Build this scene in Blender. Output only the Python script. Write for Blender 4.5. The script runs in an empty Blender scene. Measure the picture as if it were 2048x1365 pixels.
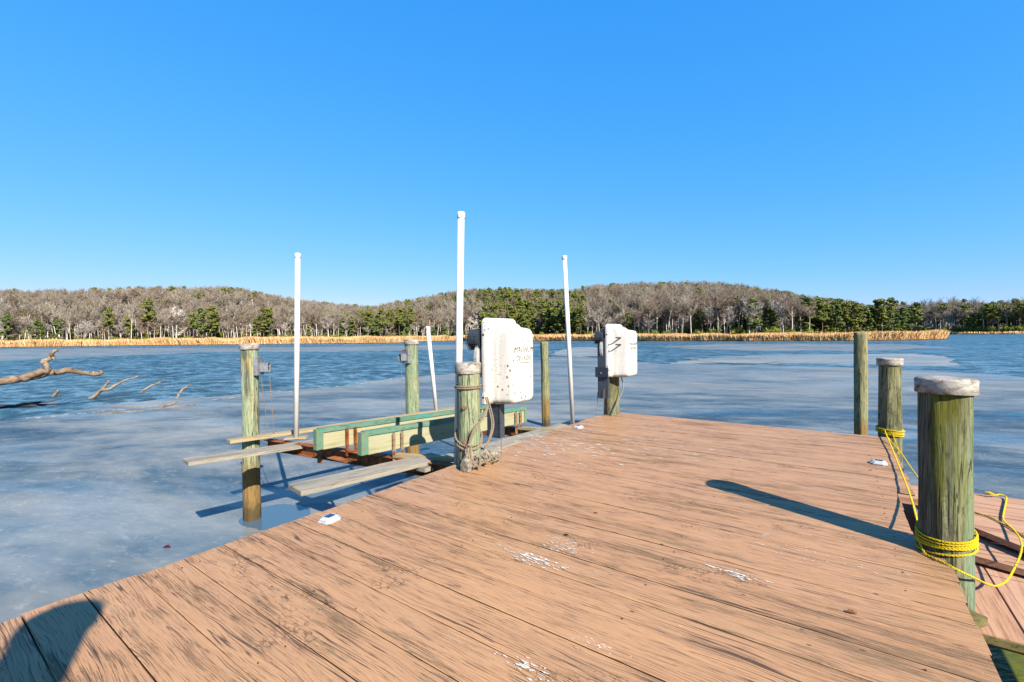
import bpy, bmesh, math, random
import numpy as np
from mathutils import Vector, Matrix, noise as mn
random.seed(7); RNG = np.random.default_rng(11)
scene = bpy.context.scene
C = scene.collection
rad = math.radians

# ------------------------------------------------------------------ camera
YAW, ROLL, PITCH = rad(35.7), math.atan(.0115), math.atan((682.5-672.2)/910.2)
F0 = Vector((-math.sin(YAW), math.cos(YAW), 0)); R0 = Vector((math.cos(YAW), math.sin(YAW), 0)); U0 = Vector((0, 0, 1))
Fw = F0*math.cos(PITCH)-U0*math.sin(PITCH); Uw = U0*math.cos(PITCH)+F0*math.sin(PITCH)
Rr = R0*math.cos(ROLL)-Uw*math.sin(ROLL); Ur = Uw*math.cos(ROLL)+R0*math.sin(ROLL)
cam = bpy.data.cameras.new('camera'); cam_o = bpy.data.objects.new('camera', cam); C.objects.link(cam_o)
mw = Matrix((Rr, Ur, -Fw)).transposed().to_4x4(); mw.translation = Vector((0, 0, 1.2)); cam_o.matrix_world = mw
cam.sensor_width = 36; cam.lens = 16.0; cam.clip_end = 20000; cam.clip_start = .05
scene.camera = cam_o
scene.render.resolution_x, scene.render.resolution_y = 1024, 682

# ------------------------------------------------------------------ sky, sun, exposure
SUN_EL = 35.3; SX, SY = .919, -.395            # horizontal direction towards the sun
w = bpy.data.worlds.new('World'); scene.world = w; w.use_nodes = True
nt = w.node_tree; bg = nt.nodes['Background']
sky = nt.nodes.new('ShaderNodeTexSky'); sky.sky_type = 'NISHITA'; sky.sun_disc = False
sky.sun_elevation = rad(SUN_EL); sky.sun_rotation = math.atan2(SX, SY)
sky.altitude = 0; sky.air_density = 1.; sky.dust_density = .1; sky.ozone_density = 8.
# the photograph's strongly saturated grade of a clear sky: a tone curve per channel
sp_ = nt.nodes.new('ShaderNodeSeparateColor'); cb_ = nt.nodes.new('ShaderNodeCombineColor'); nt.links.new(sky.outputs[0], sp_.inputs[0])
for i, (a_, g_) in enumerate(((.68, 1.2), (2.10, .49), (5.6, .12))):
    p_ = nt.nodes.new('ShaderNodeMath'); p_.operation = 'POWER'; p_.inputs[1].default_value = g_; nt.links.new(sp_.outputs[i], p_.inputs[0])
    m_ = nt.nodes.new('ShaderNodeMath'); m_.operation = 'MULTIPLY'; m_.inputs[1].default_value = a_; nt.links.new(p_.outputs[0], m_.inputs[0]); nt.links.new(m_.outputs[0], cb_.inputs[i])
nt.links.new(cb_.outputs[0], bg.inputs['Color'])
bg.inputs['Strength'].default_value = .056
sun = bpy.data.lights.new('sun', 'SUN'); sun.energy = 5.0; sun.angle = rad(.5); sun.color = (1, .92, .79)
sun_o = bpy.data.objects.new('sun', sun); C.objects.link(sun_o)
sd = Vector((SX*math.cos(rad(SUN_EL)), SY*math.cos(rad(SUN_EL)), math.sin(rad(SUN_EL))))
sun_o.rotation_euler = sd.to_track_quat('Z', 'Y').to_euler(); sun_o.location = (8, -4, 12)
scene.view_settings.view_transform = 'Standard'; scene.view_settings.look = 'None'
scene.view_settings.exposure = 1.45; scene.view_settings.gamma = 1

# ------------------------------------------------------------------ node helpers
class Mat:
    def __init__(s, name, rough=.8, spec=.3, metal=0.):
        s.m = bpy.data.materials.new(name); s.m.use_nodes = True; s.t = s.m.node_tree
        s.b = s.t.nodes['Principled BSDF']; s.b.inputs['Roughness'].default_value = rough
        s.b.inputs['Specular IOR Level'].default_value = spec; s.b.inputs['Metallic'].default_value = metal
        s._o = None
    def n(s, k): return s.t.nodes.new(k)
    def put(s, sock, v):
        if hasattr(v, 'is_output'): s.t.links.new(v, sock)
        elif isinstance(v, (tuple, list)) and len(v) == 3 and len(sock.default_value) == 4: sock.default_value = (*v, 1)
        else: sock.default_value = v
    def coord(s, kind='Object'):
        return s.n('ShaderNodeTexCoord').outputs[kind]
    def pos(s): return s.n('ShaderNodeNewGeometry').outputs['Position']
    def rnd(s): return s.n('ShaderNodeObjectInfo').outputs['Random']
    def attr(s, name): 
        a = s.n('ShaderNodeAttribute'); a.attribute_name = name; return a.outputs['Fac']
    def scl(s, v, sc, loc=(0, 0, 0), rot=(0, 0, 0)):
        m = s.n('ShaderNodeMapping'); s.put(m.inputs['Vector'], v); m.inputs['Scale'].default_value = sc
        m.inputs['Location'].default_value = loc; m.inputs['Rotation'].default_value = rot; return m.outputs[0]
    def noise(s, v, sc=1., det=3., ro=.55, dist=0., w=None):
        m = s.n('ShaderNodeTexNoise')
        if w is not None: m.noise_dimensions = '4D'; s.put(m.inputs['W'], w)
        s.put(m.inputs['Vector'], v); m.inputs['Scale'].default_value = sc
        m.inputs['Detail'].default_value = det; m.inputs['Roughness'].default_value = ro; m.inputs['Distortion'].default_value = dist
        return m.outputs['Fac']
    def vor(s, v, sc=1., feat='F1', out='Distance', r=1.):
        m = s.n('ShaderNodeTexVoronoi'); m.feature = feat; s.put(m.inputs['Vector'], v); m.inputs['Scale'].default_value = sc
        m.inputs['Randomness'].default_value = r; return m.outputs[out]
    def ramp(s, f, stops, interp='LINEAR'):
        m = s.n('ShaderNodeValToRGB'); s.put(m.inputs[0], f); cr = m.color_ramp; cr.interpolation = interp
        while len(cr.elements) < len(stops): cr.elements.new(.5)
        for e, (p, c) in zip(cr.elements, stops):
            e.position = p; e.color = (c, c, c, 1) if not isinstance(c, (tuple, list)) else (*c, 1)
        return m.outputs[0]
    def step(s, f, a, b):
        m = s.n('ShaderNodeMapRange'); s.put(m.inputs['Value'], f)
        m.inputs['From Min'].default_value = a; m.inputs['From Max'].default_value = b
        m.interpolation_type = 'SMOOTHSTEP'; return m.outputs[0]
    def math(s, op, a, b=0., c=0.):
        m = s.n('ShaderNodeMath'); m.operation = op; s.put(m.inputs[0], a); s.put(m.inputs[1], b); s.put(m.inputs[2], c); return m.outputs[0]
    def mix(s, f, a, b, bt='MIX'):
        m = s.n('ShaderNodeMix'); m.data_type = 'RGBA'; m.blend_type = bt
        s.put(m.inputs[0], f); s.put(m.inputs[6], a); s.put(m.inputs[7], b); return m.outputs[2]
    def sep(s, v):
        m = s.n('ShaderNodeSeparateXYZ'); s.put(m.inputs[0], v); return m.outputs
    def comb(s, x, y, z):
        m = s.n('ShaderNodeCombineXYZ'); s.put(m.inputs[0], x); s.put(m.inputs[1], y); s.put(m.inputs[2], z); return m.outputs[0]
    def add(s, a, b):
        m = s.n('ShaderNodeVectorMath'); m.operation = 'ADD'; s.put(m.inputs[0], a); s.put(m.inputs[1], b); return m.outputs[0]
    def bump(s, h, st=.3, d=.01):
        m = s.n('ShaderNodeBump'); s.put(m.inputs['Height'], h); m.inputs['Strength'].default_value = st; m.inputs['Distance'].default_value = d
        s.t.links.new(m.outputs[0], s.b.inputs['Normal']); return s
    def col(s, c, k=.50):
        c = tuple(x*k for x in c) if isinstance(c, (tuple, list)) else s.mix(1., c, (k, k, k), 'MULTIPLY')
        s.put(s.b.inputs['Base Color'], c); return s
    def rough(s, c): s.put(s.b.inputs['Roughness'], c); return s

# ------------------------------------------------------------------ materials
def deck_mat():
    M = Mat('painted_deck_boards', .62, .25); p = M.pos(); r = M.attr('rnd')
    off = M.comb(M.math('MULTIPLY', r, 37.), M.math('MULTIPLY', r, 11.), 0.)
    pp = M.add(p, off)
    # long grain: warp the coordinate so that streaks bend around knots
    warp = M.noise(M.scl(pp, (1.4, 5, 1)), 1., 2.)
    gy = M.comb(M.math('MULTIPLY', M.sep(pp)[0], 1.5), M.math('ADD', M.math('MULTIPLY', M.sep(pp)[1], 175.), M.math('MULTIPLY', warp, 9.)), 0.)
    grain = M.noise(gy, 1., 5., .65)
    gy2 = M.comb(M.math('MULTIPLY', M.sep(pp)[0], 6.), M.math('ADD', M.math('MULTIPLY', M.sep(pp)[1], 230.), M.math('MULTIPLY', warp, 9.)), 0.)
    fine = M.noise(gy2, 1., 4., .7)
    big = M.noise(M.scl(p, (.55, 1.6, 1), (3, 1, 0)), 1., 4., .6)
    mid = M.noise(M.scl(pp, (1.6, 9., 1)), 1., 4., .6)
    paint = M.mix(M.step(big, .3, .7), (.74, .415, .205), (.65, .35, .165))
    paint = M.mix(M.math('MULTIPLY', M.step(mid, .45, .75), .5), paint, (.55, .315, .18))
    paint = M.mix(M.math('MULTIPLY', r, .25), paint, (.74, .45, .24))
    paint = M.mix(M.math('MULTIPLY', M.step(fine, .35, .62), .35), paint, (.48, .24, .13))
    # worn streaks: bare grey-brown wood shows where the paint has gone, along the grain
    wear = M.step(M.math('ADD', M.math('MULTIPLY', mid, .6), M.math('MULTIPLY', big, .4)), .44, .62)
    thr = M.math('SUBTRACT', .72, M.math('MULTIPLY', wear, .15))
    st = M.step(M.math('SUBTRACT', M.math('ADD', M.math('MULTIPLY', grain, .55), M.math('MULTIPLY', fine, .45)), thr), -.105, -.06)
    bare = M.mix(M.step(M.noise(M.scl(pp, (4, 30, 1)), 1., 3.), .4, .6), (.16, .085, .045), (.17, .15, .09))
    rings = M.noise(M.comb(M.math('MULTIPLY', M.sep(pp)[0], 1.6), M.math('ADD', M.math('MULTIPLY', M.sep(pp)[1], 260.), M.math('MULTIPLY', warp, 34.)), 7.), 1., 2., .5)
    paint = M.mix(M.math('MULTIPLY', M.step(rings, .5, .66), M.math('ADD', .26, M.math('MULTIPLY', M.step(mid, .4, .6), .45))), paint, (.30, .14, .065))
    c = M.mix(M.math('MULTIPLY', st, .62), paint, bare)
    # mossy grey drifts
    moss = M.math('MULTIPLY', M.step(M.noise(M.scl(pp, (.9, 13, 1), (5, 5, 0)), 1., 6., .72), .53, .68), M.step(fine, .42, .58))
    c = M.mix(M.math('MULTIPLY', moss, .75), c, (.15, .135, .06))
    # crazed paint
    cr = M.vor(M.add(M.scl(pp, (26, 42, 1)), M.comb(M.math('MULTIPLY', fine, 1.2), M.math('MULTIPLY', grain, 1.2), 0.)), 1., 'DISTANCE_TO_EDGE')
    cm = M.math('MULTIPLY', M.step(M.noise(M.scl(p, (1.3, 3.2, 1), (8, 2, 0)), 1., 3., .6), .585, .66), M.math('SUBTRACT', 1., M.step(cr, .02, .09)))
    cm = M.math('MULTIPLY', cm, M.step(M.noise(M.scl(p, (9, 14, 1)), 1., 3.), .42, .58))
    c = M.mix(M.math('MULTIPLY', cm, .85), c, (.13, .07, .04))
    # dark chips
    ch = M.step(M.vor(M.scl(pp, (7, 16, 1)), 1.), .10, .045)
    ch = M.math('MULTIPLY', ch, M.step(M.noise(M.scl(p, (2, 3, 1)), 1., 2.), .5, .6))
    c = M.mix(ch, c, (.09, .07, .045))
    # short dark dashes all over, where the grain opens
    g3 = M.comb(M.math('MULTIPLY', M.sep(pp)[0], 7.), M.math('ADD', M.math('MULTIPLY', M.sep(pp)[1], 230.), M.math('MULTIPLY', warp, 16.)), 3.)
    ds = M.math('MULTIPLY', M.step(M.noise(g3, 1., 3., .6), .55, .62), M.step(M.noise(M.scl(pp, (2.2, 12, 1), (1, 1, 1)), 1., 4., .65), .36, .56))
    c = M.mix(M.math('MULTIPLY', ds, .85), c, (.13, .07, .04))
    ln = M.noise(M.comb(M.math('MULTIPLY', M.sep(pp)[0], .45), M.math('ADD', M.math('MULTIPLY', M.sep(pp)[1], 26.), M.math('MULTIPLY', warp, 2.5)), 11.), 1., 2., .5)
    ln = M.math('SUBTRACT', 1., M.step(M.math('ABSOLUTE', M.math('SUBTRACT', ln, .5)), .004, .016))
    ln = M.math('MULTIPLY', ln, M.step(M.noise(M.scl(pp, (1.1, 7, 1), (4, 0, 2)), 1., 4., .6), .44, .56))
    c = M.mix(M.math('MULTIPLY', ln, .85), c, (.07, .04, .025))
    c = M.mix(M.attr('side'), c, (.045, .028, .018))  # board sides coloured near-black: shade of the gaps painted in
    rr = M.math('ADD', .48, M.math('MULTIPLY', st, .3))
    M.col(c).rough(rr)
    h = M.math('SUBTRACT', M.math('MULTIPLY', fine, .25), M.math('ADD', M.math('MULTIPLY', st, .8), M.math('ADD', M.math('MULTIPLY', cm, .8), ch)))
    return M.bump(h, .6, .004).m

def pile_mat(name, cols, moss=0., low=True, spots=()):
    M = Mat(name, .85, .2); o = M.coord(); r = M.rnd(); w = M.math('MULTIPLY', r, 60.)
    big = M.noise(M.scl(o, (4, 4, 1.1)), 1., 4., .6, 0., w)
    blot = M.noise(M.scl(o, (13, 13, 5.5)), 1., 5., .65, 1.6, w)
    grain = M.noise(M.scl(o, (60, 60, 4.5)), 1., 6., .7, 1.2, w)
    fine = M.noise(M.scl(o, (140, 140, 6.)), 1., 4., .7, .5, w)
    c = M.ramp(big, [(.3, cols[0]), (.46, cols[1]), (.6, cols[2]), (.72, cols[3])])
    c = M.mix(M.math('MULTIPLY', M.step(blot, .48, .62), .75), c, cols[4])
    for (sx_, sy_, sz_), rr_, hh_, colr in spots:
        q = M.add(o, (-sx_, -sy_, -sz_)); q = M.scl(q, (1/rr_, 1/rr_, 1/hh_)); vm = M.n('ShaderNodeVectorMath'); vm.operation = 'LENGTH'; M.t.links.new(q, vm.inputs[0])
        d_ = M.math('ADD', vm.outputs['Value'], M.math('MULTIPLY', M.math('SUBTRACT', grain, .5), 1.1))
        c = M.mix(M.math('MULTIPLY', M.step(d_, 1.3, .6), .85), c, colr)
    c = M.mix(M.math('MULTIPLY', M.step(grain, .46, .62), .8), c, M.mix(1., c, (.34, .32, .26), 'MULTIPLY'))
    c = M.mix(M.math('MULTIPLY', M.step(fine, .5, .68), .4), c, tuple(min(1, x*1.35) for x in cols[0]))
    kn = M.vor(M.scl(o, (6, 6, 2.4), (0, 0, 3)), 1.)
    ring = M.math('SINE', M.math('MULTIPLY', M.math('ADD', kn, M.math('MULTIPLY', blot, .5)), 60.))
    c = M.mix(M.math('MULTIPLY', M.math('MULTIPLY', M.step(ring, .2, .9), M.step(kn, .45, .2)), .4), c, tuple(x*.4 for x in cols[1]))
    ck = M.noise(M.scl(o, (22, 22, .7)), 1., 2., .5, .3, w)
    ck = M.math('SUBTRACT', 1., M.step(M.math('ABSOLUTE', M.math('SUBTRACT', ck, .5)), .004, .018))
    ck = M.math('MULTIPLY', ck, M.step(big, .38, .5))
    c = M.mix(M.math('MULTIPLY', ck, .85), c, (.03, .025, .015))
    if moss:
        xy = M.sep(o); an = M.noise(M.scl(o, (9, 9, .8), (2, 7, 0)), 1., 3., .6)
        mm = M.math('MULTIPLY', M.step(an, .47, .6), M.step(M.sep(o)[2], -.1, .45))
        c = M.mix(M.math('MULTIPLY', mm, moss), c, M.mix(M.step(grain, .4, .6), (.20, .21, .02), (.10, .11, .015)))
    if low:
        z = M.math('ADD', M.sep(o)[2], M.math('MULTIPLY', M.math('SUBTRACT', blot, .5), .5))
        t = M.step(z, -.45, -.8)
        tide = M.ramp(grain, [(.3, (.42, .25, .07)), (.5, (.30, .19, .07)), (.65, (.11, .08, .035))])
        c = M.mix(t, c, tide)
        c = M.mix(M.math('MULTIPLY', M.step(z, -1.05, -1.35), .8), c, (.07, .05, .025))
    M.col(c)
    return M.bump(M.math('SUBTRACT', M.math('MULTIPLY', grain, .8), M.math('ADD', ck, M.math('MULTIPLY', fine, -.3))), .7, .006).m

def timber_mat(name, a, b, dark, sc=(3, 40, 40), patch=None, pf=(.5, .6)):
    M = Mat(name, .8, .2); o = M.coord(); w = M.math('MULTIPLY', M.rnd(), 40.)
    g = M.noise(M.scl(o, sc), 1., 5., .65, .6, w); f = M.noise(M.scl(o, tuple(s*2.6 for s in sc)), 1., 4., .7, .3, w)
    bgn = M.noise(M.scl(o, tuple(s*.25 for s in sc)), 1., 3., .6, 0, w)
    c = M.mix(M.step(bgn, .35, .65), a, b)
    c = M.mix(M.math('MULTIPLY', M.step(g, .48, .66), .75), c, dark)
    c = M.mix(M.math('MULTIPLY', M.step(f, .5, .7), .35), c, tuple(x*.6 for x in dark))
    if patch:
        pn = M.noise(M.scl(o, (5, 14, 14)), 1., 5., .7, .4, w)
        c = M.mix(M.step(pn, *pf), c, patch)
    M.col(c); return M.bump(g, .5, .004).m

def rust_mat():
    M = Mat('rusted_steel', .85, .3); o = M.coord()
    n1 = M.noise(o, 9., 5., .65); n2 = M.noise(o, 45., 4., .7)
    c = M.ramp(n1, [(.3, (.10, .028, .010)), (.48, (.30, .085, .022)), (.62, (.50, .17, .04)), (.75, (.58, .30, .13))])
    c = M.mix(M.math('MULTIPLY', M.step(n2, .5, .7), .5), c, (.12, .03, .012))
    M.col(c); return M.bump(n2, .5, .003).m

def galv_mat(name='galvanised_metal', base=(.42, .44, .47), rust=.0):
    M = Mat(name, .45, .5, .5); o = M.coord(); n1 = M.noise(o, 22., 4., .6); n2 = M.noise(o, 9., 5., .7)
    c = M.mix(M.step(n1, .35, .65), base, tuple(x*.68 for x in base))
    if rust: c = M.mix(M.math('MULTIPLY', M.step(n2, .66-rust*.2, .72-rust*.2), .9), c, (.50, .16, .04))
    M.col(c); return M.m

def cap_mat():
    M = Mat('weathered_cap', .7, .3); o = M.coord(); w = M.math('MULTIPLY', M.rnd(), 30.)
    n1 = M.noise(M.scl(o, (11, 11, 20)), 1., 7., .75, .8, w); n2 = M.noise(o, 60., 4., .7, 0, w)
    c = M.ramp(n1, [(.36, (.08, .06, .05)), (.43, (.30, .23, .18)), (.50, (.46, .41, .36)), (.60, (.62, .59, .54))])
    c = M.mix(M.math('MULTIPLY', M.step(M.noise(M.scl(o, (5, 5, 9)), 1., 4., .6, 0, w), .56, .66), .8), c, (.33, .15, .08))
    c = M.mix(M.math('MULTIPLY', M.step(n2, .55, .65), .4), c, (.16, .12, .09))
    M.col(c); return M.bump(n1, .6, .006).m

def cover_mat():
    M = Mat('dirty_white_plastic', .35, .4); o = M.coord(); w = M.math('MULTIPLY', M.rnd(), 9.)
    big = M.noise(o, 3.5, 3., .6, 0, w)
    stv = M.noise(M.scl(o, (30, 30, 1.6)), 1., 4., .6, 0, w)
    c = M.mix(M.math('MULTIPLY', M.step(stv, .46, .7), .6), (.70, .67, .62), (.46, .43, .36))
    d = M.vor(M.add(o, M.comb(w, w, 0.)), 17., 'F1'); sel = M.step(M.noise(o, 5., 2., .5, 0, w), .49, .54)
    dots = M.math('MULTIPLY', M.step(d, .24, .14), sel)
    d2 = M.math('MULTIPLY', M.step(M.vor(o, 52.), .26, .14), M.step(M.noise(o, 7., 3., .6, 0, w), .48, .58))
    c = M.mix(M.math('MULTIPLY', M.math('MAXIMUM', dots, d2), .82), c, (.07, .065, .05))
    z = M.sep(o)[2]
    low = M.math('MULTIPLY', M.step(z, .06, .0), M.step(M.noise(M.scl(o, (12, 12, 30)), 1., 4., .6, 0, w), .4, .55))
    c = M.mix(M.math('MULTIPLY', low, .7), c, (.35, .30, .20))
    M.col(c, .70); return M.m

def simple(name, c, rough=.6, spec=.3, metal=0., var=.25, sc=30., k=.50):
    M = Mat(name, rough, spec, metal); o = M.coord(); n = M.noise(o, sc, 4., .6)
    M.col(M.mix(M.step(n, .35, .65), c, tuple(x*(1-var) for x in c)), k); return M.m

def rope_mat(name, a, b, freq=420.):
    M = Mat(name, .75, .25); o = M.coord(); n = M.noise(o, 160., 3., .6)
    M.col(M.mix(M.step(n, .4, .6), a, b)); return M.bump(n, .6, .002).m

def ice_mat(name='thin_ice', lift=0.):
    M = Mat(name, .3, .3); p = M.pos()
    wp = M.noise(M.scl(p, (.05, .05, 1)), 1., 3.)
    p2 = M.add(p, M.comb(M.math('MULTIPLY', wp, 6.), M.math('MULTIPLY', wp, -5.), 0.))
    # drift bands run across the creek
    q = M.scl(p2, (1, 1, 1), rot=(0, 0, rad(-24)))
    band = M.noise(M.scl(q, (.13, .30, 1)), 1., 4., .55)
    mid = M.noise(M.scl(q, (.6, 1.2, 1), (3, 9, 0)), 1., 6., .62)
    fine = M.noise(M.scl(q, (5., 11, 1)), 1., 5., .75)
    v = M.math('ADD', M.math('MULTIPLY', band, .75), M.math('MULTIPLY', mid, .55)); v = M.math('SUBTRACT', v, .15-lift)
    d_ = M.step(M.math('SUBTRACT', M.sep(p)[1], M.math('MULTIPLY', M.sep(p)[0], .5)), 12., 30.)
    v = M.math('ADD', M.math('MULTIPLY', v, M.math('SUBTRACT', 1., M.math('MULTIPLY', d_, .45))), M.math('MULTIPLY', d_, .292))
    c = M.ramp(v, [(.36, (.03, .075, .12)), (.45, (.07, .125, .175)), (.51, (.14, .19, .225)), (.58, (.24, .27, .28)), (.70, (.37, .375, .355))])
    c = M.mix(M.math('MULTIPLY', M.step(fine, .52, .68), .32), c, (.55, .54, .52))
    c = M.mix(M.math('MULTIPLY', M.step(fine, .47, .3), .25), c, (.12, .2, .3))
    sp = M.math('MULTIPLY', M.step(M.vor(M.scl(q, (9, 16, 1)), 1.), .2, .08), M.step(mid, .5, .62))
    c = M.mix(M.math('MULTIPLY', sp, .6), c, (.8, .84, .88))
    wet = M.step(M.noise(M.scl(q, (.13, .5, 1), (7, 3, 0)), 1., 4., .6), .46, .6)
    rr = M.math('ADD', M.math('SUBTRACT', .55, M.math('MULTIPLY', wet, .34)), M.math('MULTIPLY', fine, .12))
    M.col(c).rough(rr)
    return M.bump(M.math('ADD', fine, M.math('MULTIPLY', mid, .6)), .12, .02).m

def water_mat():
    M = Mat('rippled_creek_water', .06, .5); p = M.pos(); M.b.inputs['IOR'].default_value = 1.33
    sx = M.sep(p)
    near = M.math('MULTIPLY', M.step(sx[0], -1.5, .3), M.step(sx[1], 11., 8.))
    gust = M.noise(M.scl(p, (.03, .10, 1), (2, 4, 0), (0, 0, rad(-20))), 1., 4., .6)
    rip = M.noise(M.scl(p, (.8, 1.2, 1), (2, 4, 0), (0, 0, rad(-36))), 1., 5., .7)
    c = M.mix(M.step(gust, .4, .62), (.07, .20, .30), (.045, .13, .20)); c = M.mix(M.math('MULTIPLY', M.step(rip, .50, .60), .8), c, (.22, .42, .58)); c = M.mix(M.math('MULTIPLY', M.step(rip, .49, .40), .8), c, (.012, .05, .09))  # pale and dark ripple tones paint sky reflections into the base colour
    c = M.mix(near, c, M.mix(M.step(rip, .4, .6), (.20, .21, .02), (.10, .12, .012)))
    M.col(c)
    q = M.scl(p, (1, 1, 1), rot=(0, 0, rad(-28)))
    r1 = M.noise(M.scl(q, (1.1, 3.2, 1)), 1., 5., .62, .6)
    r2 = M.noise(M.scl(q, (5.5, 12, 1)), 1., 4., .6, .4)
    h = M.math('ADD', M.math('MULTIPLY', r1, 1.), M.math('MULTIPLY', r2, .3))
    h = M.math('MULTIPLY', h, M.math('SUBTRACT', 1., M.math('MULTIPLY', near, .9)))
    M.bump(h, 1., .42)
    far = M.step(M.math('SUBTRACT', sx[1], sx[0]), 12., 26.)
    M.put(M.b.inputs['Specular IOR Level'], M.math('MULTIPLY', M.math('ADD', .25, M.math('MULTIPLY', M.step(rip, .42, .58), .4)), M.math('SUBTRACT', 1., M.math('MULTIPLY', near, .75))))
    M.rough(M.math('ADD', .05, M.math('MULTIPLY', far, M.math('ADD', .24, M.math('MULTIPLY', M.step(gust, .45, .6), .10)))))
    return M.m

def leafy_mat(name, a, b, c3, tr=.15):
    M = Mat(name, .7, .2); o = M.coord(); w = M.math('MULTIPLY', M.rnd(), 50.)
    n = M.noise(o, .9, 4., .65, 0, w); r = M.rnd()
    c = M.ramp(n, [(.34, a), (.5, b), (.66, c3)])
    c = M.mix(M.math('MULTIPLY', r, .35), c, c3)
    M.col(c); return M.m

def bark_mat(name, a, b):
    M = Mat(name, .85, .15); r = M.rnd(); o = M.coord(); n = M.noise(M.scl(o, (1, 1, .4)), 1.2, 3., .6, 0, M.math('MULTIPLY', r, 30.))
    c = M.mix(r, a, b); c = M.mix(M.math('MULTIPLY', M.step(n, .4, .65), .45), c, tuple(x*.5 for x in b)); M.col(c, .72 if 'bark' in name and 'pine' not in name else .5); return M.m

DECK = deck_mat(); BOLTD = simple('dark_rusty_nail', (.20, .10, .06), .8, .2, 0, .6, 80.)
G_GREEN = [(.42, .50, .34), (.34, .42, .24), (.46, .47, .29), (.50, .42, .22), (.26, .36, .24)]
G_OLD = [(.30, .34, .20), (.25, .24, .13), (.36, .34, .19), (.40, .36, .19), (.10, .105, .07)]
PILE_G = pile_mat('green_treated_pile', G_GREEN)
PILE_G1 = pile_mat('green_pile_with_rust_streak', G_GREEN, spots=(((-.03, -.115, .66), .022, .42, (.62, .20, .03)), ((.095, -.07, .84), .035, .14, (.75, .42, .12)), ((.085, -.085, .62), .04, .30, (.13, .14, .10)), ((.06, -.10, 1.0), .05, .12, (.10, .13, .10)), ((.0, -.12, .3), .05, .5, (.44, .52, .38))))
PILE_M = pile_mat('tan_green_pile', [(.34, .40, .22), (.36, .34, .17), (.42, .36, .18), (.46, .34, .14), (.22, .27, .15)])
PILE_O = pile_mat('weathered_mossy_pile', G_OLD, moss=.5, spots=(((-.045, -.10, .62), .034, .45, (.15, .16, .012)), ((-.01, -.115, .80), .06, .10, (.20, .19, .02)), ((-.10, -.05, .55), .045, .5, (.15, .145, .115)), ((.10, -.04, .0), .06, .9, (.26, .35, .23)), ((-.085, -.08, .15), .05, .30, (.13, .12, .09)), ((.035, -.11, .45), .035, .25, (.27, .29, .13))))
PILE_O2 = pile_mat('weathered_grain_pile', G_OLD, moss=.45)
CAP = cap_mat(); RUST = rust_mat(); GALV = galv_mat(); GALVR = galv_mat('galvanised_metal_rusting', (.5, .53, .56), .55)
DGALV = galv_mat('shade_toned_lift_steel', (.12, .145, .19), .1)  # steel darkened to navy, its shade put into the colour
COVER = cover_mat()
PVC = simple('white_pvc', (.76, .74, .71), .35, .4, 0, .08, 6., .66)
DARKM = simple('dark_motor_metal', (.05, .065, .09), .45, .4, .3)
BLK = simple('black_plastic', (.02, .02, .02), .4)
M = Mat('worn_lettering', .6, .3); n_ = M.noise(M.coord(), 75., 3., .6); M.col(M.mix(M.step(n_, .60, .50), (.50, .48, .42), (.06, .06, .045)), .62); LETT = M.m
GREYW = timber_mat('grey_weathered_board', (.50, .43, .33), (.38, .35, .29), (.10, .09, .075), (3, 40, 40))
TANW = timber_mat('new_tan_board', (.56, .42, .22), (.52, .42, .26), (.32, .22, .10), (2.5, 34, 34))
BUNKW = timber_mat('bunk_board_wood', (.55, .50, .30), (.50, .50, .33), (.36, .34, .18), (1.6, 18, 22))
BUNKC = timber_mat('faded_green_carpet', (.15, .30, .20), (.22, .33, .23), (.08, .17, .11), (9, 30, 30), patch=(.03, .40, .36), pf=(.54, .60))
BUNKE = timber_mat('faded_green_end_cover', (.15, .31, .20), (.20, .32, .22), (.24, .22, .12), (12, 12, 5))
BROWNP = timber_mat('painted_framing', (.40, .22, .12), (.30, .17, .10), (.12, .07, .04), (4, 30, 30))
RAMPW = timber_mat('pink_stained_board', (.72, .43, .28), (.64, .36, .22), (.36, .17, .10), (50, 2.2, 50))
RAMPX = timber_mat('pink_stained_tread', (.72, .43, .28), (.64, .36, .22), (.36, .17, .10), (2.2, 50, 50))
CUTW = timber_mat('mossy_cut_end', (.30, .24, .10), (.20, .17, .06), (.07, .055, .03), (30, 30, 60)); BLKW = simple('gap_shadow_wood', (.10, .05, .03), .9)
YEL = rope_mat('yellow_rope', (.90, .66, .01), (.78, .52, .005))
HEMP = rope_mat('tan_rope', (.40, .32, .22), (.22, .17, .11))
DRIFT = timber_mat('bleached_driftwood', (.46, .36, .27), (.28, .18, .11), (.06, .04, .025), (3, 7, 9))
DARKLOG = simple('dark_wet_wood', (.035, .03, .03), .5)
LEAFM = simple('dead_leaf_orange', (.55, .22, .08), .7); LEAFD = simple('dead_leaf_dark', (.10, .04, .025), .7); LEAFR = simple('dead_leaf_red', (.30, .03, .03), .6)
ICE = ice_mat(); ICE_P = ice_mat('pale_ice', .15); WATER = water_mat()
DROP = simple('bird_dropping', (.80, .76, .70), .8, .2, 0, .35, 50., .62)

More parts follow.
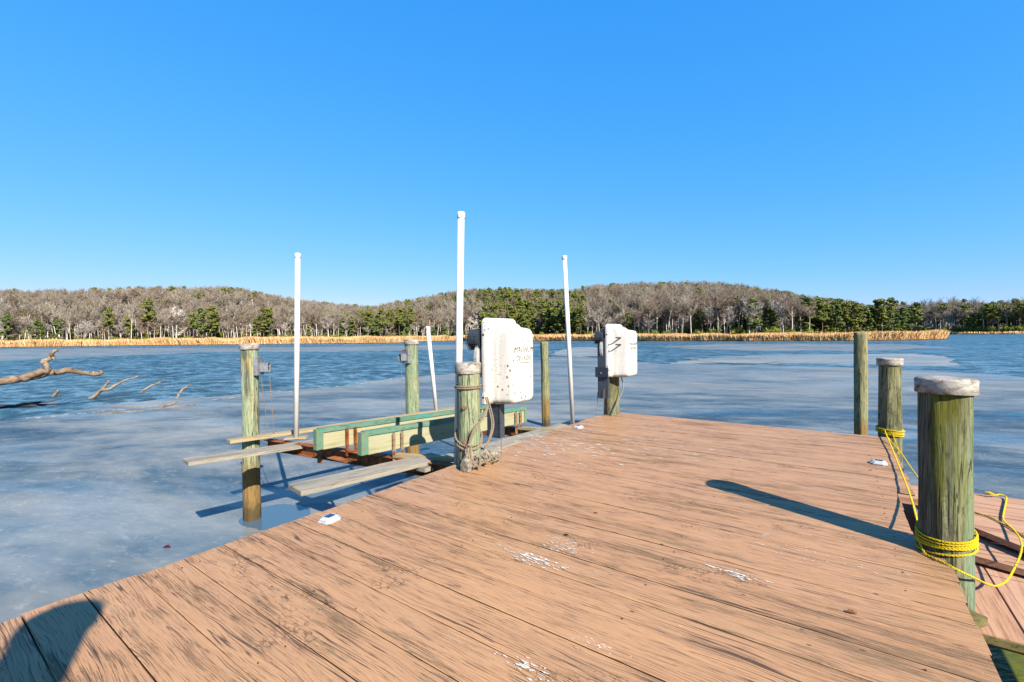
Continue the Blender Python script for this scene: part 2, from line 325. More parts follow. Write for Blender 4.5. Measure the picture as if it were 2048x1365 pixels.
# ------------------------------------------------------------------ mesh helpers
def link(name, me, mat, parent=None):
    o = bpy.data.objects.new(name, me); C.objects.link(o)
    if mat is not None and not me.materials: me.materials.append(mat)
    if parent is not None: o.parent = parent
    return o
def fin(name, bm, mat, parent=None, smooth=False, loc=None):
    me = bpy.data.meshes.new(name); bmesh.ops.recalc_face_normals(bm, faces=bm.faces); bm.to_mesh(me); bm.free()
    if smooth:
        for p in me.polygons: p.use_smooth = True
    o = link(name, me, mat, parent)
    if loc is not None: o.location = loc
    return o
def tag(o, label=None, cat=None, group=None, kind=None):
    if label: o['label'] = label
    if cat: o['category'] = cat
    if group: o['group'] = group
    if kind: o['kind'] = kind
    return o
def thing(name, label, cat, loc=(0, 0, 0), rz=0., group=None):
    o = bpy.data.objects.new(name, None); C.objects.link(o); o.location = loc; o.rotation_euler = (0, 0, rz)
    o.empty_display_size = .1
    return tag(o, label, cat, group)
def box(bm, x0, x1, y0, y1, z0, z1, bev=0., M=None):
    g = bmesh.ops.create_cube(bm, size=1.)
    vs = g['verts']
    for v in vs: v.co = Vector(((x0+x1)/2+v.co.x*(x1-x0), (y0+y1)/2+v.co.y*(y1-y0), (z0+z1)/2+v.co.z*(z1-z0)))
    if bev:
        es = list({e for v in vs for e in v.link_edges})
        r = bmesh.ops.bevel(bm, geom=es, offset=bev, segments=2, affect='EDGES'); vs = list({v for f in r['faces'] for v in f.verts} | {v for v in vs if v.is_valid})
    if M is not None:
        for v in vs: v.co = M @ v.co
    return vs
def tube(bm, pts, r, n=8, cap=True, wob=0.):
    pts = [Vector(p) for p in pts]; rs = r if isinstance(r, (list, tuple)) else [r]*len(pts)
    rings = []; T = (pts[1]-pts[0]).normalized(); a = T.orthogonal().normalized()
    for i, p in enumerate(pts):
        t = (pts[min(i+1, len(pts)-1)]-pts[max(i-1, 0)])
        t = t.normalized() if t.length > 1e-9 else T
        a = (a-t*a.dot(t)).normalized(); b = t.cross(a)
        rings.append([bm.verts.new(p+(a*math.cos(k*2*math.pi/n)+b*math.sin(k*2*math.pi/n))*rs[i]*(1+wob*(random.random()-.5))) for k in range(n)])
    for A, B in zip(rings, rings[1:]):
        for k in range(n): bm.faces.new((A[k], A[(k+1) % n], B[(k+1) % n], B[k]))
    if cap: bm.faces.new(rings[0][::-1]); bm.faces.new(rings[-1])
def smooth_path(pts, k=8):
    P = [Vector(p) for p in pts]; out = []
    for i in range(len(P)-1):
        p0, p1, p2, p3 = P[max(i-1, 0)], P[i], P[i+1], P[min(i+2, len(P)-1)]
        for j in range(k):
            t = j/k; out.append(.5*((2*p1)+(p2-p0)*t+(2*p0-5*p1+4*p2-p3)*t*t+(3*p1-p0-3*p2+p3)*t**3))
    return out+[P[-1]]
def rope(bm, pts, r, tw=None, strands=3):
    """three strands laid round each other"""
    tw = tw or r*9; s = 0; P = pts; ang = []
    # resample densely
    Q = []; step = r*1.6
    for a, b in zip(P, P[1:]):
        n = max(1, int((b-a).length/step)); Q += [a.lerp(b, i/n) for i in range(n)]
    Q.append(P[-1]); T = (Q[1]-Q[0]).normalized(); a = T.orthogonal().normalized(); fr = []
    d = 0
    for i, p in enumerate(Q):
        t = (Q[min(i+1, len(Q)-1)]-Q[max(i-1, 0)]); t = t.normalized() if t.length > 1e-9 else T
        a = (a-t*a.dot(t)).normalized(); b = t.cross(a); 
        if i: d += (p-Q[i-1]).length
        fr.append((p, a.copy(), b, d))
    for k in range(strands):
        ph = k*2*math.pi/strands
        tube(bm, [p+(a*math.cos(ph+d/tw*2*math.pi)+b*math.sin(ph+d/tw*2*math.pi))*r*.5 for p, a, b, d in fr], r*.56, 5)
def slab(bm, pts, z, th):
    top = [bm.verts.new((x, y, z)) for x, y in pts]; bot = [bm.verts.new((x, y, z-th)) for x, y in pts]; n = len(pts)
    bm.faces.new(top); bm.faces.new(bot[::-1])
    for i in range(n): bm.faces.new((top[i], bot[i], bot[(i+1) % n], top[(i+1) % n]))
def bar(bm, a, b, wd, th, up=(0, 0, 1), bev=.003):
    """rectangular bar from a to b, width wd across, thickness th along up"""
    a, b = Vector(a), Vector(b); t = (b-a); L = t.length; t.normalize(); up = Vector(up); s = t.cross(up).normalized(); u = s.cross(t)
    M = Matrix((t, s, u)).transposed().to_4x4(); M.translation = a
    return box(bm, 0, L, -wd/2, wd/2, -th/2, th/2, bev, M)
def bar_obj(name, a, b, wd, th, mat, parent, up=(0, 0, 1), bev=.003, warp=0.):
    """bar as an object whose local x runs along its length (so the grain does too)"""
    a, b = Vector(a), Vector(b); t = (b-a); L = t.length; t.normalize(); s = t.cross(Vector(up)).normalized(); u = s.cross(t)
    bm = bmesh.new(); box(bm, 0, L, -wd/2, wd/2, -th/2, th/2, bev)
    if warp:
        es = [e for e in bm.edges if abs((e.verts[0].co-e.verts[1].co).x) > L*.5]
        bmesh.ops.subdivide_edges(bm, edges=es, cuts=24)
        for v in bm.verts:
            n = mn.noise(Vector((v.co.x*1.5, v.co.y*6, v.co.z*9))+Vector((L*7, 0, 0))); n2 = mn.noise(Vector((v.co.x*9, v.co.y*9, v.co.z*20)))
            v.co.y += (n*.6+n2*.4)*warp; v.co.z += (n2*.5+n*.5)*warp*.6
    o = fin(name, bm, mat, parent)
    M = Matrix((t, s, u)).transposed().to_4x4(); M.translation = a; BARM[o.name] = M
    o.matrix_local = BARM[parent.name].inverted() @ M if parent is not None and parent.name in BARM else M
    return o
BARM = {}

# ------------------------------------------------------------------ ground, water and ice
WZ = -1.45
bm = bmesh.new(); bmesh.ops.create_grid(bm, x_segments=2, y_segments=2, size=9000)
tag(fin('creek_bed', bm, simple('creek_bed_mud', (.09, .07, .045), .9), None, loc=(0, 0, -3.2)), kind='structure')
bm = bmesh.new(); bmesh.ops.create_grid(bm, x_segments=4, y_segments=4, size=9000)
tag(fin('water', bm, WATER, None, loc=(0, 0, WZ)), kind='structure')

def ragged(pts, amp, step, seed):
    out = []; n = len(pts)
    for i in range(n):
        a, b = Vector((*pts[i], 0)), Vector((*pts[(i+1) % n], 0)); L = (b-a).length; k = max(1, min(160, int(L/step)))
        d = (b-a).normalized(); s = Vector((-d.y, d.x, 0))
        for j in range(k):
            p = a.lerp(b, j/k); q = p*.35/max(step, .1)+Vector((seed, 0, 0))
            e = amp*(mn.noise(q)+.5*mn.noise(q*2.7)+.3*mn.noise(q*7.1))
            out.append((p+s*e).to_2d())
    return out
def ice_sheet(pts, amp, step, seed, z, mat=None):
    P = ragged(pts, amp, step, seed); bm = bmesh.new()
    vs = [bm.verts.new((p.x, p.y, z)) for p in P]; f = bm.faces.new(vs); bmesh.ops.triangulate(bm, faces=[f])
    r = bmesh.ops.extrude_face_region(bm, geom=bm.faces[:])
    for v in [g for g in r['geom'] if isinstance(g, bmesh.types.BMVert)]: v.co.z -= .03
    return tag(fin('ice', bm, mat or ICE), kind='structure')
near_ice = [(-22.2, -.5), (-22.4, 2.3), (-22.9, 3.0), (-23.0, 3.8), (-24.6, 6.0), (-24.2, 7.5), (-23.1, 8.9), (-23.2, 11.0), (-22.2, 13.8),
            (-22.6, 15.6), (-23.2, 19.8), (-21.9, 23.1), (-21.7, 27.2), (-25.2, 39.5), (-29, 49), (-20.3, 47.8), (-13.8, 40.4), (-10.1, 40.6), (-4., 41.2),
            (.7, 42.1), (3.6, 41.0), (5.3, 40.0), (7., 39.2), (8.5, 37.4), (10.1, 29.6), (13, 18), (12, 10.5), (3.2, 9.4), (1.2, 8.2), (-.4, 7.4), (-.8, 1.), (-1.2, -8), (-12, -14), (-20, -8)]
ice_sheet(near_ice, .35, .5, 3., WZ+.02)
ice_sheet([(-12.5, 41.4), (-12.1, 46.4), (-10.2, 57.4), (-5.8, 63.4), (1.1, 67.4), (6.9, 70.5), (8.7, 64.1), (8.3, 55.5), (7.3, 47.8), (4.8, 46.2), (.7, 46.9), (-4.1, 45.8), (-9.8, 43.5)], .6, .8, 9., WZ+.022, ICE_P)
ice_sheet([(-256, -14), (-290, 5), (-240, 25), (-207, 45), (-147, 64), (-116, 81), (-102, 106), (-77, 116), (-66, 111), (-59, 78), (-78, 54), (-105, 42), (-104, 29), (-97, 18), (-95, 10), (-96, -5)], 2., 3., 15., WZ+.02)
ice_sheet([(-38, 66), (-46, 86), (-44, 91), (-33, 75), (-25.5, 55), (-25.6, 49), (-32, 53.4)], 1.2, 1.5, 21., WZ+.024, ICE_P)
ice_sheet([(-6, 76), (4, 82), (14, 95), (12, 118), (-4, 128), (-24, 122), (-30, 96), (-20, 80)], 2.5, 2., 25., WZ+.024)
# melt pool round the foot of the outer lift pile
bm = bmesh.new(); P = ragged([(-6.78+.50*math.cos(a)-.18*math.sin(a), 3.40+.42*math.sin(a)+.15*math.cos(a)) for a in np.arange(28)*2*math.pi/28], .05, .04, 4.)
f = bm.faces.new([bm.verts.new((p.x, p.y, WZ+.024)) for p in P]); bmesh.ops.triangulate(bm, faces=[f])
M = Mat('meltwater', .07, .5); M.col((.10, .17, .24)); tag(fin('melt_pool', bm, M.m), kind='structure')
def arc(cx, cy, rx, ry, a0, a1, wd, mat, rot=0.):
    bm = bmesh.new(); L_ = []
    for a in np.linspace(rad(a0), rad(a1), 50):
        n = 1+.06*mn.noise(Vector((a*2, cx, 0))); w_ = wd*(.35+.65*abs(math.sin(a*1.7+cx)))
        q = [(cx+(rx*n+o)*math.cos(a)*math.cos(rot)-(ry*n+o)*math.sin(a)*math.sin(rot), cy+(rx*n+o)*math.cos(a)*math.sin(rot)+(ry*n+o)*math.sin(a)*math.cos(rot)) for o in (0, w_)]
        L_.append([bm.verts.new((*p, WZ+.034)) for p in q])
    for A, B in zip(L_, L_[1:]): bm.faces.new((A[0], A[1], B[1], B[0]))
    return tag(fin('melt_pool', bm, mat), kind='structure')
RINGM = simple('muddy_ice_ring', (.34, .26, .16), .5); LEADM = simple('dark_open_lead', (.12, .13, .09), .15)
arc(-8.6, 49., 3.2, 5.5, 20, 330, .55, RINGM, .5)
arc(-36, 68, 5., 9., 100, 210, .8, LEADM, .5); arc(-33, 68, 5., 9., -60, 60, .8, LEADM, .5)
# frost rim heaped along the edges of the ice
def rim(pts, wd, seed):
    P = ragged(pts, .3, .35, seed); bm = bmesh.new()
    for i in range(0, len(P)-1):
        p = P[i]; n = mn.noise(Vector((p.x*.5, p.y*.5, seed)))
        if n < -.05: continue
        for k in range(2):
            c = Vector((p.x+random.uniform(-wd, wd), p.y+random.uniform(-wd, wd), WZ+.02)); s = random.uniform(.03, .10)
            vs = [bm.verts.new(c+Vector((s*math.cos(a)*random.uniform(.7, 1.6), s*math.sin(a)*random.uniform(.7, 1.3), 0))) for a in np.arange(5)*1.256]
            t = bm.verts.new(c+Vector((0, 0, random.uniform(.004, .016))))
            for q in range(5): bm.faces.new((vs[q], vs[(q+1) % 5], t))
    return fin('ice_rim', bm, simple('broken_frost', (.50, .52, .52), .6), None)
tag(rim([(-22.4, 2.3), (-22.9, 3.0), (-23.0, 3.8), (-24.6, 6.0), (-24.2, 7.5), (-23.1, 8.9), (-23.2, 11.0), (-22.2, 13.8), (-22.6, 15.6), (-23.2, 19.8), (-21.9, 23.1)], .2, 3.), kind='stuff')

# ------------------------------------------------------------------ far shore: terrain, marsh, woods
SHORE = [(-415.8, -35.3), (-376.9, 6.1), (-300.3, 31.4), (-272., 67.9), (-223.4, 96.8), (-174.3, 120.7), (-161.4, 134.6), (-185.8, 176.1), (-190.4, 210.), (-160.5, 187.), (-128.1, 162.2),
         (-132.6, 181.7), (-112.5, 185.5), (-58.2, 170.7), (-23.5, 165.6), (2.6, 166.2), (14.8, 173.2), (24., 186.), (27.8, 194.), (27., 230), (12, 300)]
def depth(x, y): return x*F0.x+y*F0.y
def bearing(x, y): return math.degrees(math.atan2(x*R0.x+y*R0.y, depth(x, y)))
def polar(b, r): a = rad(b); return (F0.x*math.cos(a)+R0.x*math.sin(a))*r, (F0.y*math.cos(a)+R0.y*math.sin(a))*r
sb = [bearing(*p) for p in SHORE]; sr = [math.hypot(*p) for p in SHORE]
SKY = [(-59.2, .1096), (-53.4, .1146), (-48.4, .1164), (-43.8, .1156), (-38.5, .1192), (-34.4, .118), (-31.8, .1172), (-29., .1077), (-25., .0869), (-19.6, .0746), (-17.3, .0697), (-14.4, .079),
       (-10.8, .0903), (-7.8, .0996), (-4., .1076), (1.6, .1043), (7.9, .103), (10.9, .1123), (14.5, .1148), (19.7, .117), (24.6, .1147), (27.6, .1041), (30.5, .0945), (33.2, .08), (36.6, .07), (39., .05), (41., .03), (44, .02)]
# land edge behind the marsh, one radius per bearing (smooth, independent of the coves)
EDGE = [(-62, 420), (-53, 385), (-48, 335), (-40, 312), (-30, 282), (-20, 268), (-12, 285), (-8, 290), (-4, 268), (2, 250), (10, 222), (20, 194), (30, 184), (36, 196), (41, 214), (45, 240)]
def interp(tab, b): return float(np.interp(b, [t[0] for t in tab], [t[1] for t in tab]))
def crest(b, r0):
    D = (r0+150)*math.cos(rad(b)); return max(0., 1.2+interp(SKY, b)*D-14.5)
def land_z(b, r):
    r0 = interp(EDGE, b); s = (r-r0)
    if s < 0: return -1.32
    t = min(1., s/150.); t = t*t*(3-2*t); h = crest(b, r0)
    x, y = polar(b, r)
    return -1.25+min(s, 8)*.06+(h+1)*t*(1.+.10*mn.noise(Vector((x*.012, y*.012, 0))))-max(0, s-190)*.12
# shore radius as a function of bearing, first crossing
def shore_r(b):
    best = 1e9
    for (b0, r0), (b1, r1) in zip(zip(sb, sr), zip(sb[1:], sr[1:])):
        if min(b0, b1) <= b <= max(b0, b1) and b0 != b1:
            best = min(best, r0+(r1-r0)*(b-b0)/(b1-b0))
    return best
BS = np.arange(-61, 41.6, .5)
bm = bmesh.new(); rows = []
for b in BS:
    r0 = interp(EDGE, b); rows.append([bm.verts.new((*polar(b, r), land_z(b, r))) for r in [r0-1, r0+4, r0+10, r0+20, r0+35, r0+50, r0+65, r0+80, r0+100, r0+120, r0+140, r0+170, r0+210, r0+300]])
for A, B in zip(rows, rows[1:]):
    for i in range(len(A)-1): bm.faces.new((A[i], A[i+1], B[i+1], B[i]))
M = Mat('leaf_litter', .9, .1); n = M.noise(M.scl(M.pos(), (.08, .08, .08)), 1., 5., .65); M.col(M.ramp(n, [(.35, (.20, .12, .08)), (.5, (.30, .18, .12)), (.65, (.22, .16, .09))]))
HILL_M = M.m
tag(fin('wooded_hill', bm, HILL_M, smooth=True), kind='structure')
# marsh flat with an undercut mud bank
bm = bmesh.new(); rows = []
for b in np.arange(-60, 43.8, .25):
    r0 = shore_r(b)
    if r0 > 1e8: continue
    r0 += .8*mn.noise(Vector((b*1.3, 0, 0)))+.5*mn.noise(Vector((b*5, 3, 0)))
    e = max(interp(EDGE, b)+4, r0+6)
    rows.append([bm.verts.new((*polar(b, r), z)) for r, z in ((r0, -1.6), (r0+.15, -1.22), (r0+1.2, -1.12), (e*.5+r0*.5, -1.15), (e, -1.2))])
for A, B in zip(rows, rows[1:]):
    for i in range(len(A)-1): bm.faces.new((A[i], A[i+1], B[i+1], B[i]))
tag(fin('marsh_ground', bm, simple('marsh_mud', (.10, .07, .04), .9, .1, 0, .4, .5)), kind='structure')

def big_mesh(name, V, Fc, mat, col=None, parent=None):
    me = bpy.data.meshes.new(name); nv = len(V); k = Fc.shape[1]; nf = len(Fc)
    me.vertices.add(nv); me.vertices.foreach_set('co', V.astype(np.float32).ravel())
    me.loops.add(nf*k); me.loops.foreach_set('vertex_index', Fc.astype(np.int32).ravel())
    me.polygons.add(nf); me.polygons.foreach_set('loop_start', np.arange(0, nf*k, k, dtype=np.int32))
    me.update(calc_edges=True)
    if col is not None:
        a = me.attributes.new('rnd', 'FLOAT', 'FACE'); a.data.foreach_set('value', col.astype(np.float32))
    return link(name, me, mat, parent)

def reeds(n, pick, hmin, hmax, wd, name, label):
    """n leaning blades scattered where pick() says"""
    P = np.array([pick() for _ in range(n)]); a = RNG.uniform(0, math.pi, n); h = RNG.uniform(hmin, hmax, n)*np.clip(np.hypot(P[:, 0], P[:, 1])/225., .74, 1.05)*(.8+.35*np.array([mn.noise(Vector((p[0]*.12, p[1]*.12, 0))) for p in P])+.1)
    dx = np.cos(a)*wd/2; dy = np.sin(a)*wd/2; lean = RNG.normal(0, .24, (n, 2))*h[:, None]
    V = np.zeros((n, 5, 3)); V[:, :, :2] = P[:, None, :2]; V[:, :, 2] = P[:, None, 2]
    V[:, 0, 0] -= dx*.6; V[:, 0, 1] -= dy*.6; V[:, 1, 0] += dx*.6; V[:, 1, 1] += dy*.6
    V[:, 2, 0] += dx+lean[:, 0]*.6; V[:, 2, 1] += dy+lean[:, 1]*.6; V[:, 2, 2] += h*.75
    V[:, 4, 0] += -dx+lean[:, 0]*.6; V[:, 4, 1] += -dy+lean[:, 1]*.6; V[:, 4, 2] += h*.72
    V[:, 3, 0] += lean[:, 0]; V[:, 3, 1] += lean[:, 1]; V[:, 3, 2] += h
    Fc = np.arange(n*5).reshape(n, 5); 
    o = big_mesh(name, V.reshape(-1, 3), Fc, REED, RNG.uniform(0, 1, n)); return tag(o, label, 'reeds', kind='stuff')
M = Mat('dry_reeds', .8, .15); r = M.attr('rnd'); pz = M.noise(M.scl(M.pos(), (.12, .12, .1)), 1., 4., .6)
c = M.ramp(r, [(0., (.46, .24, .09)), (.3, (.70, .42, .18)), (.7, (.82, .55, .27)), (1., (.88, .68, .42))])
c = M.mix(M.math('MULTIPLY', M.step(pz, .42, .6), .4), c, (.52, .27, .10)); M.col(c, .78); REED = M.m
def pick_front():
    while True:
        b = random.uniform(-58, 43.7); r0 = shore_r(b)
        if r0 > 1e8 or random.random() > .25+.75*(200/r0): continue
        s = abs(random.gauss(0, 1))*5+.3 if random.random() < .7 else random.uniform(0, max(6, interp(EDGE, b)-r0))
        if r0+s > max(interp(EDGE, b)+5, r0+9): continue
        return (*polar(b, r0+s), -1.2)
reeds(125000, pick_front, 2.5, 3.4, .11, 'marsh_reeds', 'tall dry golden reeds filling the marsh along the far shore')

# tree meshes --------------------------------------------------------------
def prism(V, Fc, p, q, r0, r1, n=3):
    d = q-p; L = np.linalg.norm(d)
    if L < 1e-6: return
    d = d/L; a = np.cross(d, (0, 0, 1.) if abs(d[2]) < .9 else (1., 0, 0)); a /= np.linalg.norm(a); b = np.cross(d, a); base = len(V)
    for c, r in ((p, r0), (q, r1)):
        for k in range(n):
            t = k*2*math.pi/n; V.append(c+(a*math.cos(t)+b*math.sin(t))*r)
    for k in range(n): Fc.append((base+k, base+(k+1) % n, base+n+(k+1) % n, base+n+k))
def bare_tree(seed, h=18., spread=.5, forkh=.35, r0=.24, twr=.035, nlimb=9):
    """trunk mesh (trunk and limbs) and crown mesh (branches, twigs)"""
    R = random.Random(seed); TV, TF, CV, CF = [], [], [], []
    def rv(s): return np.array([R.gauss(0, s), R.gauss(0, s), R.gauss(0, s)])
    def grow(p, d, L, r, lvl):
        n = 4 if lvl < 2 else 3; q = p
        for i in range(n):
            d = d+rv(.13 if lvl else .035)+np.array([0, 0, .05*(lvl > 0)]); d /= np.linalg.norm(d)
            q2 = q+d*L/n; ra = r*(1-i/n*.55); rb = r*(1-(i+1)/n*.55)
            if lvl < 2: prism(TV, TF, q, q2, ra, rb, 5 if lvl == 0 else 4)
            else: prism(CV, CF, q, q2, ra, rb, 3)
            if lvl < 4:
                if lvl == 0: 
                    if i < 1 or (i == 1 and forkh > .3): q = q2; continue
                    k = nlimb//3
                else: k = (2 if lvl < 3 else (2 if i < 2 else 1))
                for _ in range(k):
                    s = rv(1.); s -= d*s.dot(d); s /= np.linalg.norm(s)+1e-6; s[2] = abs(s[2])*.5
                    nd = d*(1-spread*.75)+s*spread*1.35; nd[2] += .10; nd /= np.linalg.norm(nd)
                    o = q+(q2-q)*R.random()
                    grow(o, nd, L*(R.uniform(.24, .42) if lvl == 0 else R.uniform(.42, .62)), max(twr, rb*R.uniform(.4, .58)), lvl+1)
            q = q2
    grow(np.zeros(3), np.array([R.gauss(0, .03), R.gauss(0, .03), 1.]), h*.74, r0, 0)
    return [(np.array(TV), TF), (np.array(CV), CF)]
def tufts(R, V, Fc, c, rx, rz, n, s):
    for _ in range(n):
        d = np.array([R.gauss(0, 1), R.gauss(0, 1), R.gauss(0, 1)]); d /= np.linalg.norm(d); rr = R.random()**.45
        p = c+d*np.array([rx, rx, rz])*rr; a = np.array([R.gauss(0, 1), R.gauss(0, 1), R.gauss(0, .6)]); a /= np.linalg.norm(a)
        b = np.cross(a, d+.2); b /= np.linalg.norm(b)+1e-6; k = s*R.uniform(.6, 1.4); base = len(V)
        V += [p-a*k-b*k*.35, p+a*k-b*k*.5, p+a*k*.6+b*k*.6, p-a*k*.8+b*k*.5]; Fc.append((base, base+1, base+2, base+3))
def pine_tree(seed, h=17., low=.35, rx=3., flat=.5):
    R = random.Random(seed); TV, TF, V, Fc = [], [], [], []; q = np.zeros(3); pts = [q]
    for i in range(6):
        q2 = q+np.array([R.gauss(0, .12), R.gauss(0, .12), h/6.3]); prism(TV, TF, q, q2, .2*(1-i/7), .2*(1-(i+1)/7), 5); q = q2; pts.append(q)
    nb = 30
    for i in range(nb):
        t = low+(1-low)*(i+R.random())/nb; k = t*6*.999; p = pts[int(k)]+(pts[int(k)+1]-pts[int(k)])*(k-int(k))
        a = R.uniform(0, 6.283); wdt = rx*(1.-abs((t-low)/(1-low)-.38)**1.4*1.15)*R.uniform(.45, 1.1); wdt = max(wdt, .5); e = p+np.array([math.cos(a)*wdt, math.sin(a)*wdt, R.uniform(-.1, .8)])
        prism(TV, TF, p, e, .05, .02, 3)
        m = p+(e-p)*.6
        tufts(R, V, Fc, e, R.uniform(.6, 1.15), R.uniform(.3, .6)*flat*1.6, 44, .34); tufts(R, V, Fc, m, .8, .4, 26, .34)
    tufts(R, V, Fc, pts[-1], .9, .9, 50, .32)
    return [(np.array(TV), TF), (np.array(V), Fc)]
def shrub(seed, h=3.2):
    R = random.Random(seed); TV, TF, V, Fc = [], [], [], []
    for i in range(5):
        e = np.array([R.gauss(0, .8), R.gauss(0, .8), h*R.uniform(.5, .8)]); prism(TV, TF, np.zeros(3), e, .06, .02, 3)
        tufts(R, V, Fc, e, 1.1, h*.32, 70, .2)
    tufts(R, V, Fc, np.array([0, 0, h*.35]), 1.6, h*.4, 160, .22)
    return [(np.array(TV), TF), (np.array(V), Fc)]
def mk(data, name, mat):
    V, Fc = data; me = bpy.data.meshes.new(name); me.from_pydata([tuple(v) for v in V], [], Fc); me.materials.append(mat); me.update(); return me
BARK_P = bark_mat('pale_bark', (.86, .80, .72), (.56, .50, .43)); BARK_W = bark_mat('white_bark', (.74, .68, .60), (.66, .58, .50))
TWIG = bark_mat('bare_twigs', (.53, .46, .37), (.38, .32, .25)); TWIGR = bark_mat('reddish_twigs', (.44, .34, .26), (.32, .24, .18)); TWIGG = bark_mat('silvery_twigs', (.70, .64, .57), (.58, .51, .44))
BARK_D = bark_mat('pine_bark', (.34, .26, .20), (.26, .19, .14))
PINE = leafy_mat('pine_needles', (.10, .15, .03), (.19, .23, .045), (.34, .34, .06)); PINED = leafy_mat('dark_pine_needles', (.05, .10, .035), (.13, .20, .05), (.25, .29, .06))
HOLLY = leafy_mat('holly_leaves', (.12, .19, .025), (.24, .30, .03), (.36, .36, .045))
bares = [bare_tree(s, 17+R_, sp, .35, r, .038) for s, R_, sp, r in ((1, 1, .46, .19), (2, -1, .56, .2), (3, 3, .38, .17), (4, -4, .66, .2), (5, 1, .5, .22))]
kinds = {}
for i, d in enumerate(bares):
    kinds['bare%d' % i] = (mk(d[0], 'bare_trunk', BARK_P), mk(d[1], 'bare_crown', (TWIG, TWIGR, TWIG, TWIGG, TWIGR)[i]))
for i, (s, h_, lo, rx) in enumerate(((11, 17, .35, 2.9), (12, 15, .28, 3.2), (13, 19, .5, 2.6), (14, 12, .15, 2.4))):
    d = pine_tree(s, h_, lo, rx); kinds['pine%d' % i] = (mk(d[0], 'pine_trunk', BARK_D), mk(d[1], 'pine_crown', PINE if i % 2 == 0 else PINED))
for i in range(2):
    d = shrub(30+i, 3.+i); kinds['shrub%d' % i] = (mk(d[0], 'shrub_stem', BARK_D), mk(d[1], 'shrub_crown', HOLLY))
d = bare_tree(77, 16.5, .72, .3, .42, .05, 12); kinds['giant'] = (mk(d[0], 'giant_trunk', BARK_W), mk(d[1], 'giant_crown', BARK_W))
HGT = {k: max(max(v.co.z for v in m.vertices) for m in ms) for k, ms in kinds.items()}
def cap_scale(kd, b, r, z, sc, slack=1.0):
    D = r*math.cos(rad(b)); top = 1.2+interp(SKY, b)*D*random.uniform(.93, 1.03)*slack
    return max(.25, min(sc, (top-z)/HGT[kd]))
SRC = {}
def tree(kind, name, label, cat, b, r, sc=1., group=None, z=None):
    if z is None: sc = cap_scale(kind, b, r, land_z(b, r), sc) if b < 38 else sc
    x, y = polar(b, r); o = thing(name, label, cat, (x, y, land_z(b, r)-.1 if z is None else z), random.uniform(0, 6.28), group); o.scale = (sc, sc, sc*random.uniform(.94, 1.06))
    tm, cm = kinds[kind]; a = link('trunk', tm, None, o); c = link('crown', cm, None, o); SRC.setdefault(kind, (a, c)); return o
# one old pale tree that stands out at the edge of the marsh
tree('giant', 'bare_tree', 'big pale spreading bare tree standing alone in front of the left woods', 'tree', -36.4, 309, 1.15)
tree('giant', 'bare_tree', 'crooked pale bare tree leaning out beside the dark pines, behind the tallest white pole', 'tree', -4.6, 272, .85)
tree('giant', 'bare_tree', 'white dead snag in front of the far right woods', 'tree', 46.6, 520, .9, z=-1.)
# where along the far shore something stands, named by what it shows behind
def where(b):
    for lim, txt in ((-42, 'above the driftwood limb'), (-31.5, 'left of the rust-streaked pile'), (-26.5, 'left of the first white pole'), (-13.8, 'right of the first white pole'),
                     (-7., 'left of the tallest pole'), (2.2, 'behind the nearer motor cover'), (6.6, 'left of the leaning pole'), (10.8, 'behind the farther motor cover'),
                     (20., 'right of the farther motor cover'), (31., 'left of the uncapped right pile'), (38., 'above the uncapped right pile'), (90., 'right of the uncapped pile')):
        if b < lim: return txt
# front-row bare trees
GB = 'bare grey trees lining the edge of the woods'; GP = 'pines among the bare trees'; GS = 'green holly bushes at the foot of the woods'
def near_gap(b): return False
for k in range(118):
    b = -56+96.*(k+random.random()*.9)/118; 
    if -3.2 < b < 8.5 and random.random() < .6: continue
    if -17 < b < -12.3: continue
    if 33 < b < 40.5 and random.random() < .75: continue
    kd = random.choice((0, 1, 2, 3, 4)); s_ = random.uniform(.68, 1.18); tree('bare%d' % kd, 'bare_tree', '%s %s bare tree, %s' % ('tall' if s_ > .95 else 'short' if s_ < .8 else 'mid-height', ('brown', 'reddish', 'brown', 'silvery', 'reddish')[kd], where(b)), 'tree', b, interp(EDGE, b)+random.uniform(1, 16), s_, GB)
# pines, clumped where the photo shows them
pl = [(-48, 1.), (-46.2, .9), (-45, .85), (-41.5, .95), (-38.6, 1.2), (-35, .9), (-34.2, 1.18), (-33.4, 1.15), (-28.6, 1.1), (-28., .95), (-29.3, .8), (-24, .6),
      (-16.4, 1.0), (-15.9, 1.05), (-14.9, 1.05), (-13.9, 1.1), (-13.2, 1.12), (-12.6, 1.05), (-9.8, .75), (-8.4, .8)]
for b, s in pl:
    tree('pine%d' % random.choice((0, 1, 3) if s < .9 else (0, 1, 2)), 'pine_tree', '%s olive pine among bare trees, %s' % ('tall' if s > 1 else 'low', where(b)), 'tree', b, interp(EDGE, b)+random.uniform(-1, 3), s*1.05, GP)
for k in range(74):
    b = random.uniform(-4.4, 9.); r = random.uniform(-1, 12) if k % 2 else random.uniform(12, 95)
    tree('pine%d' % random.choice((0, 1, 2, 3)), 'pine_tree', '%s olive pine of the dense stand, %s' % ('front-row' if r < 20 else 'uphill', where(b)), 'tree', b, interp(EDGE, b)+r, random.uniform(.85, 1.15), 'dense pine stand in the middle')
for b in (12.2, 13.1, 17.4, 18.2, 19.4, 21.5, 22.3, 25.2, 26.4, 27.3, 28.0, 29.5, 31.2): 
    tree('pine%d' % random.choice((0, 1, 3)), 'pine_tree', 'dark hillside pine among bare trees, '+where(b), 'tree', b, interp(EDGE, b)+random.uniform(2, 40), random.uniform(.65, 1.), 'pines on the right hill')
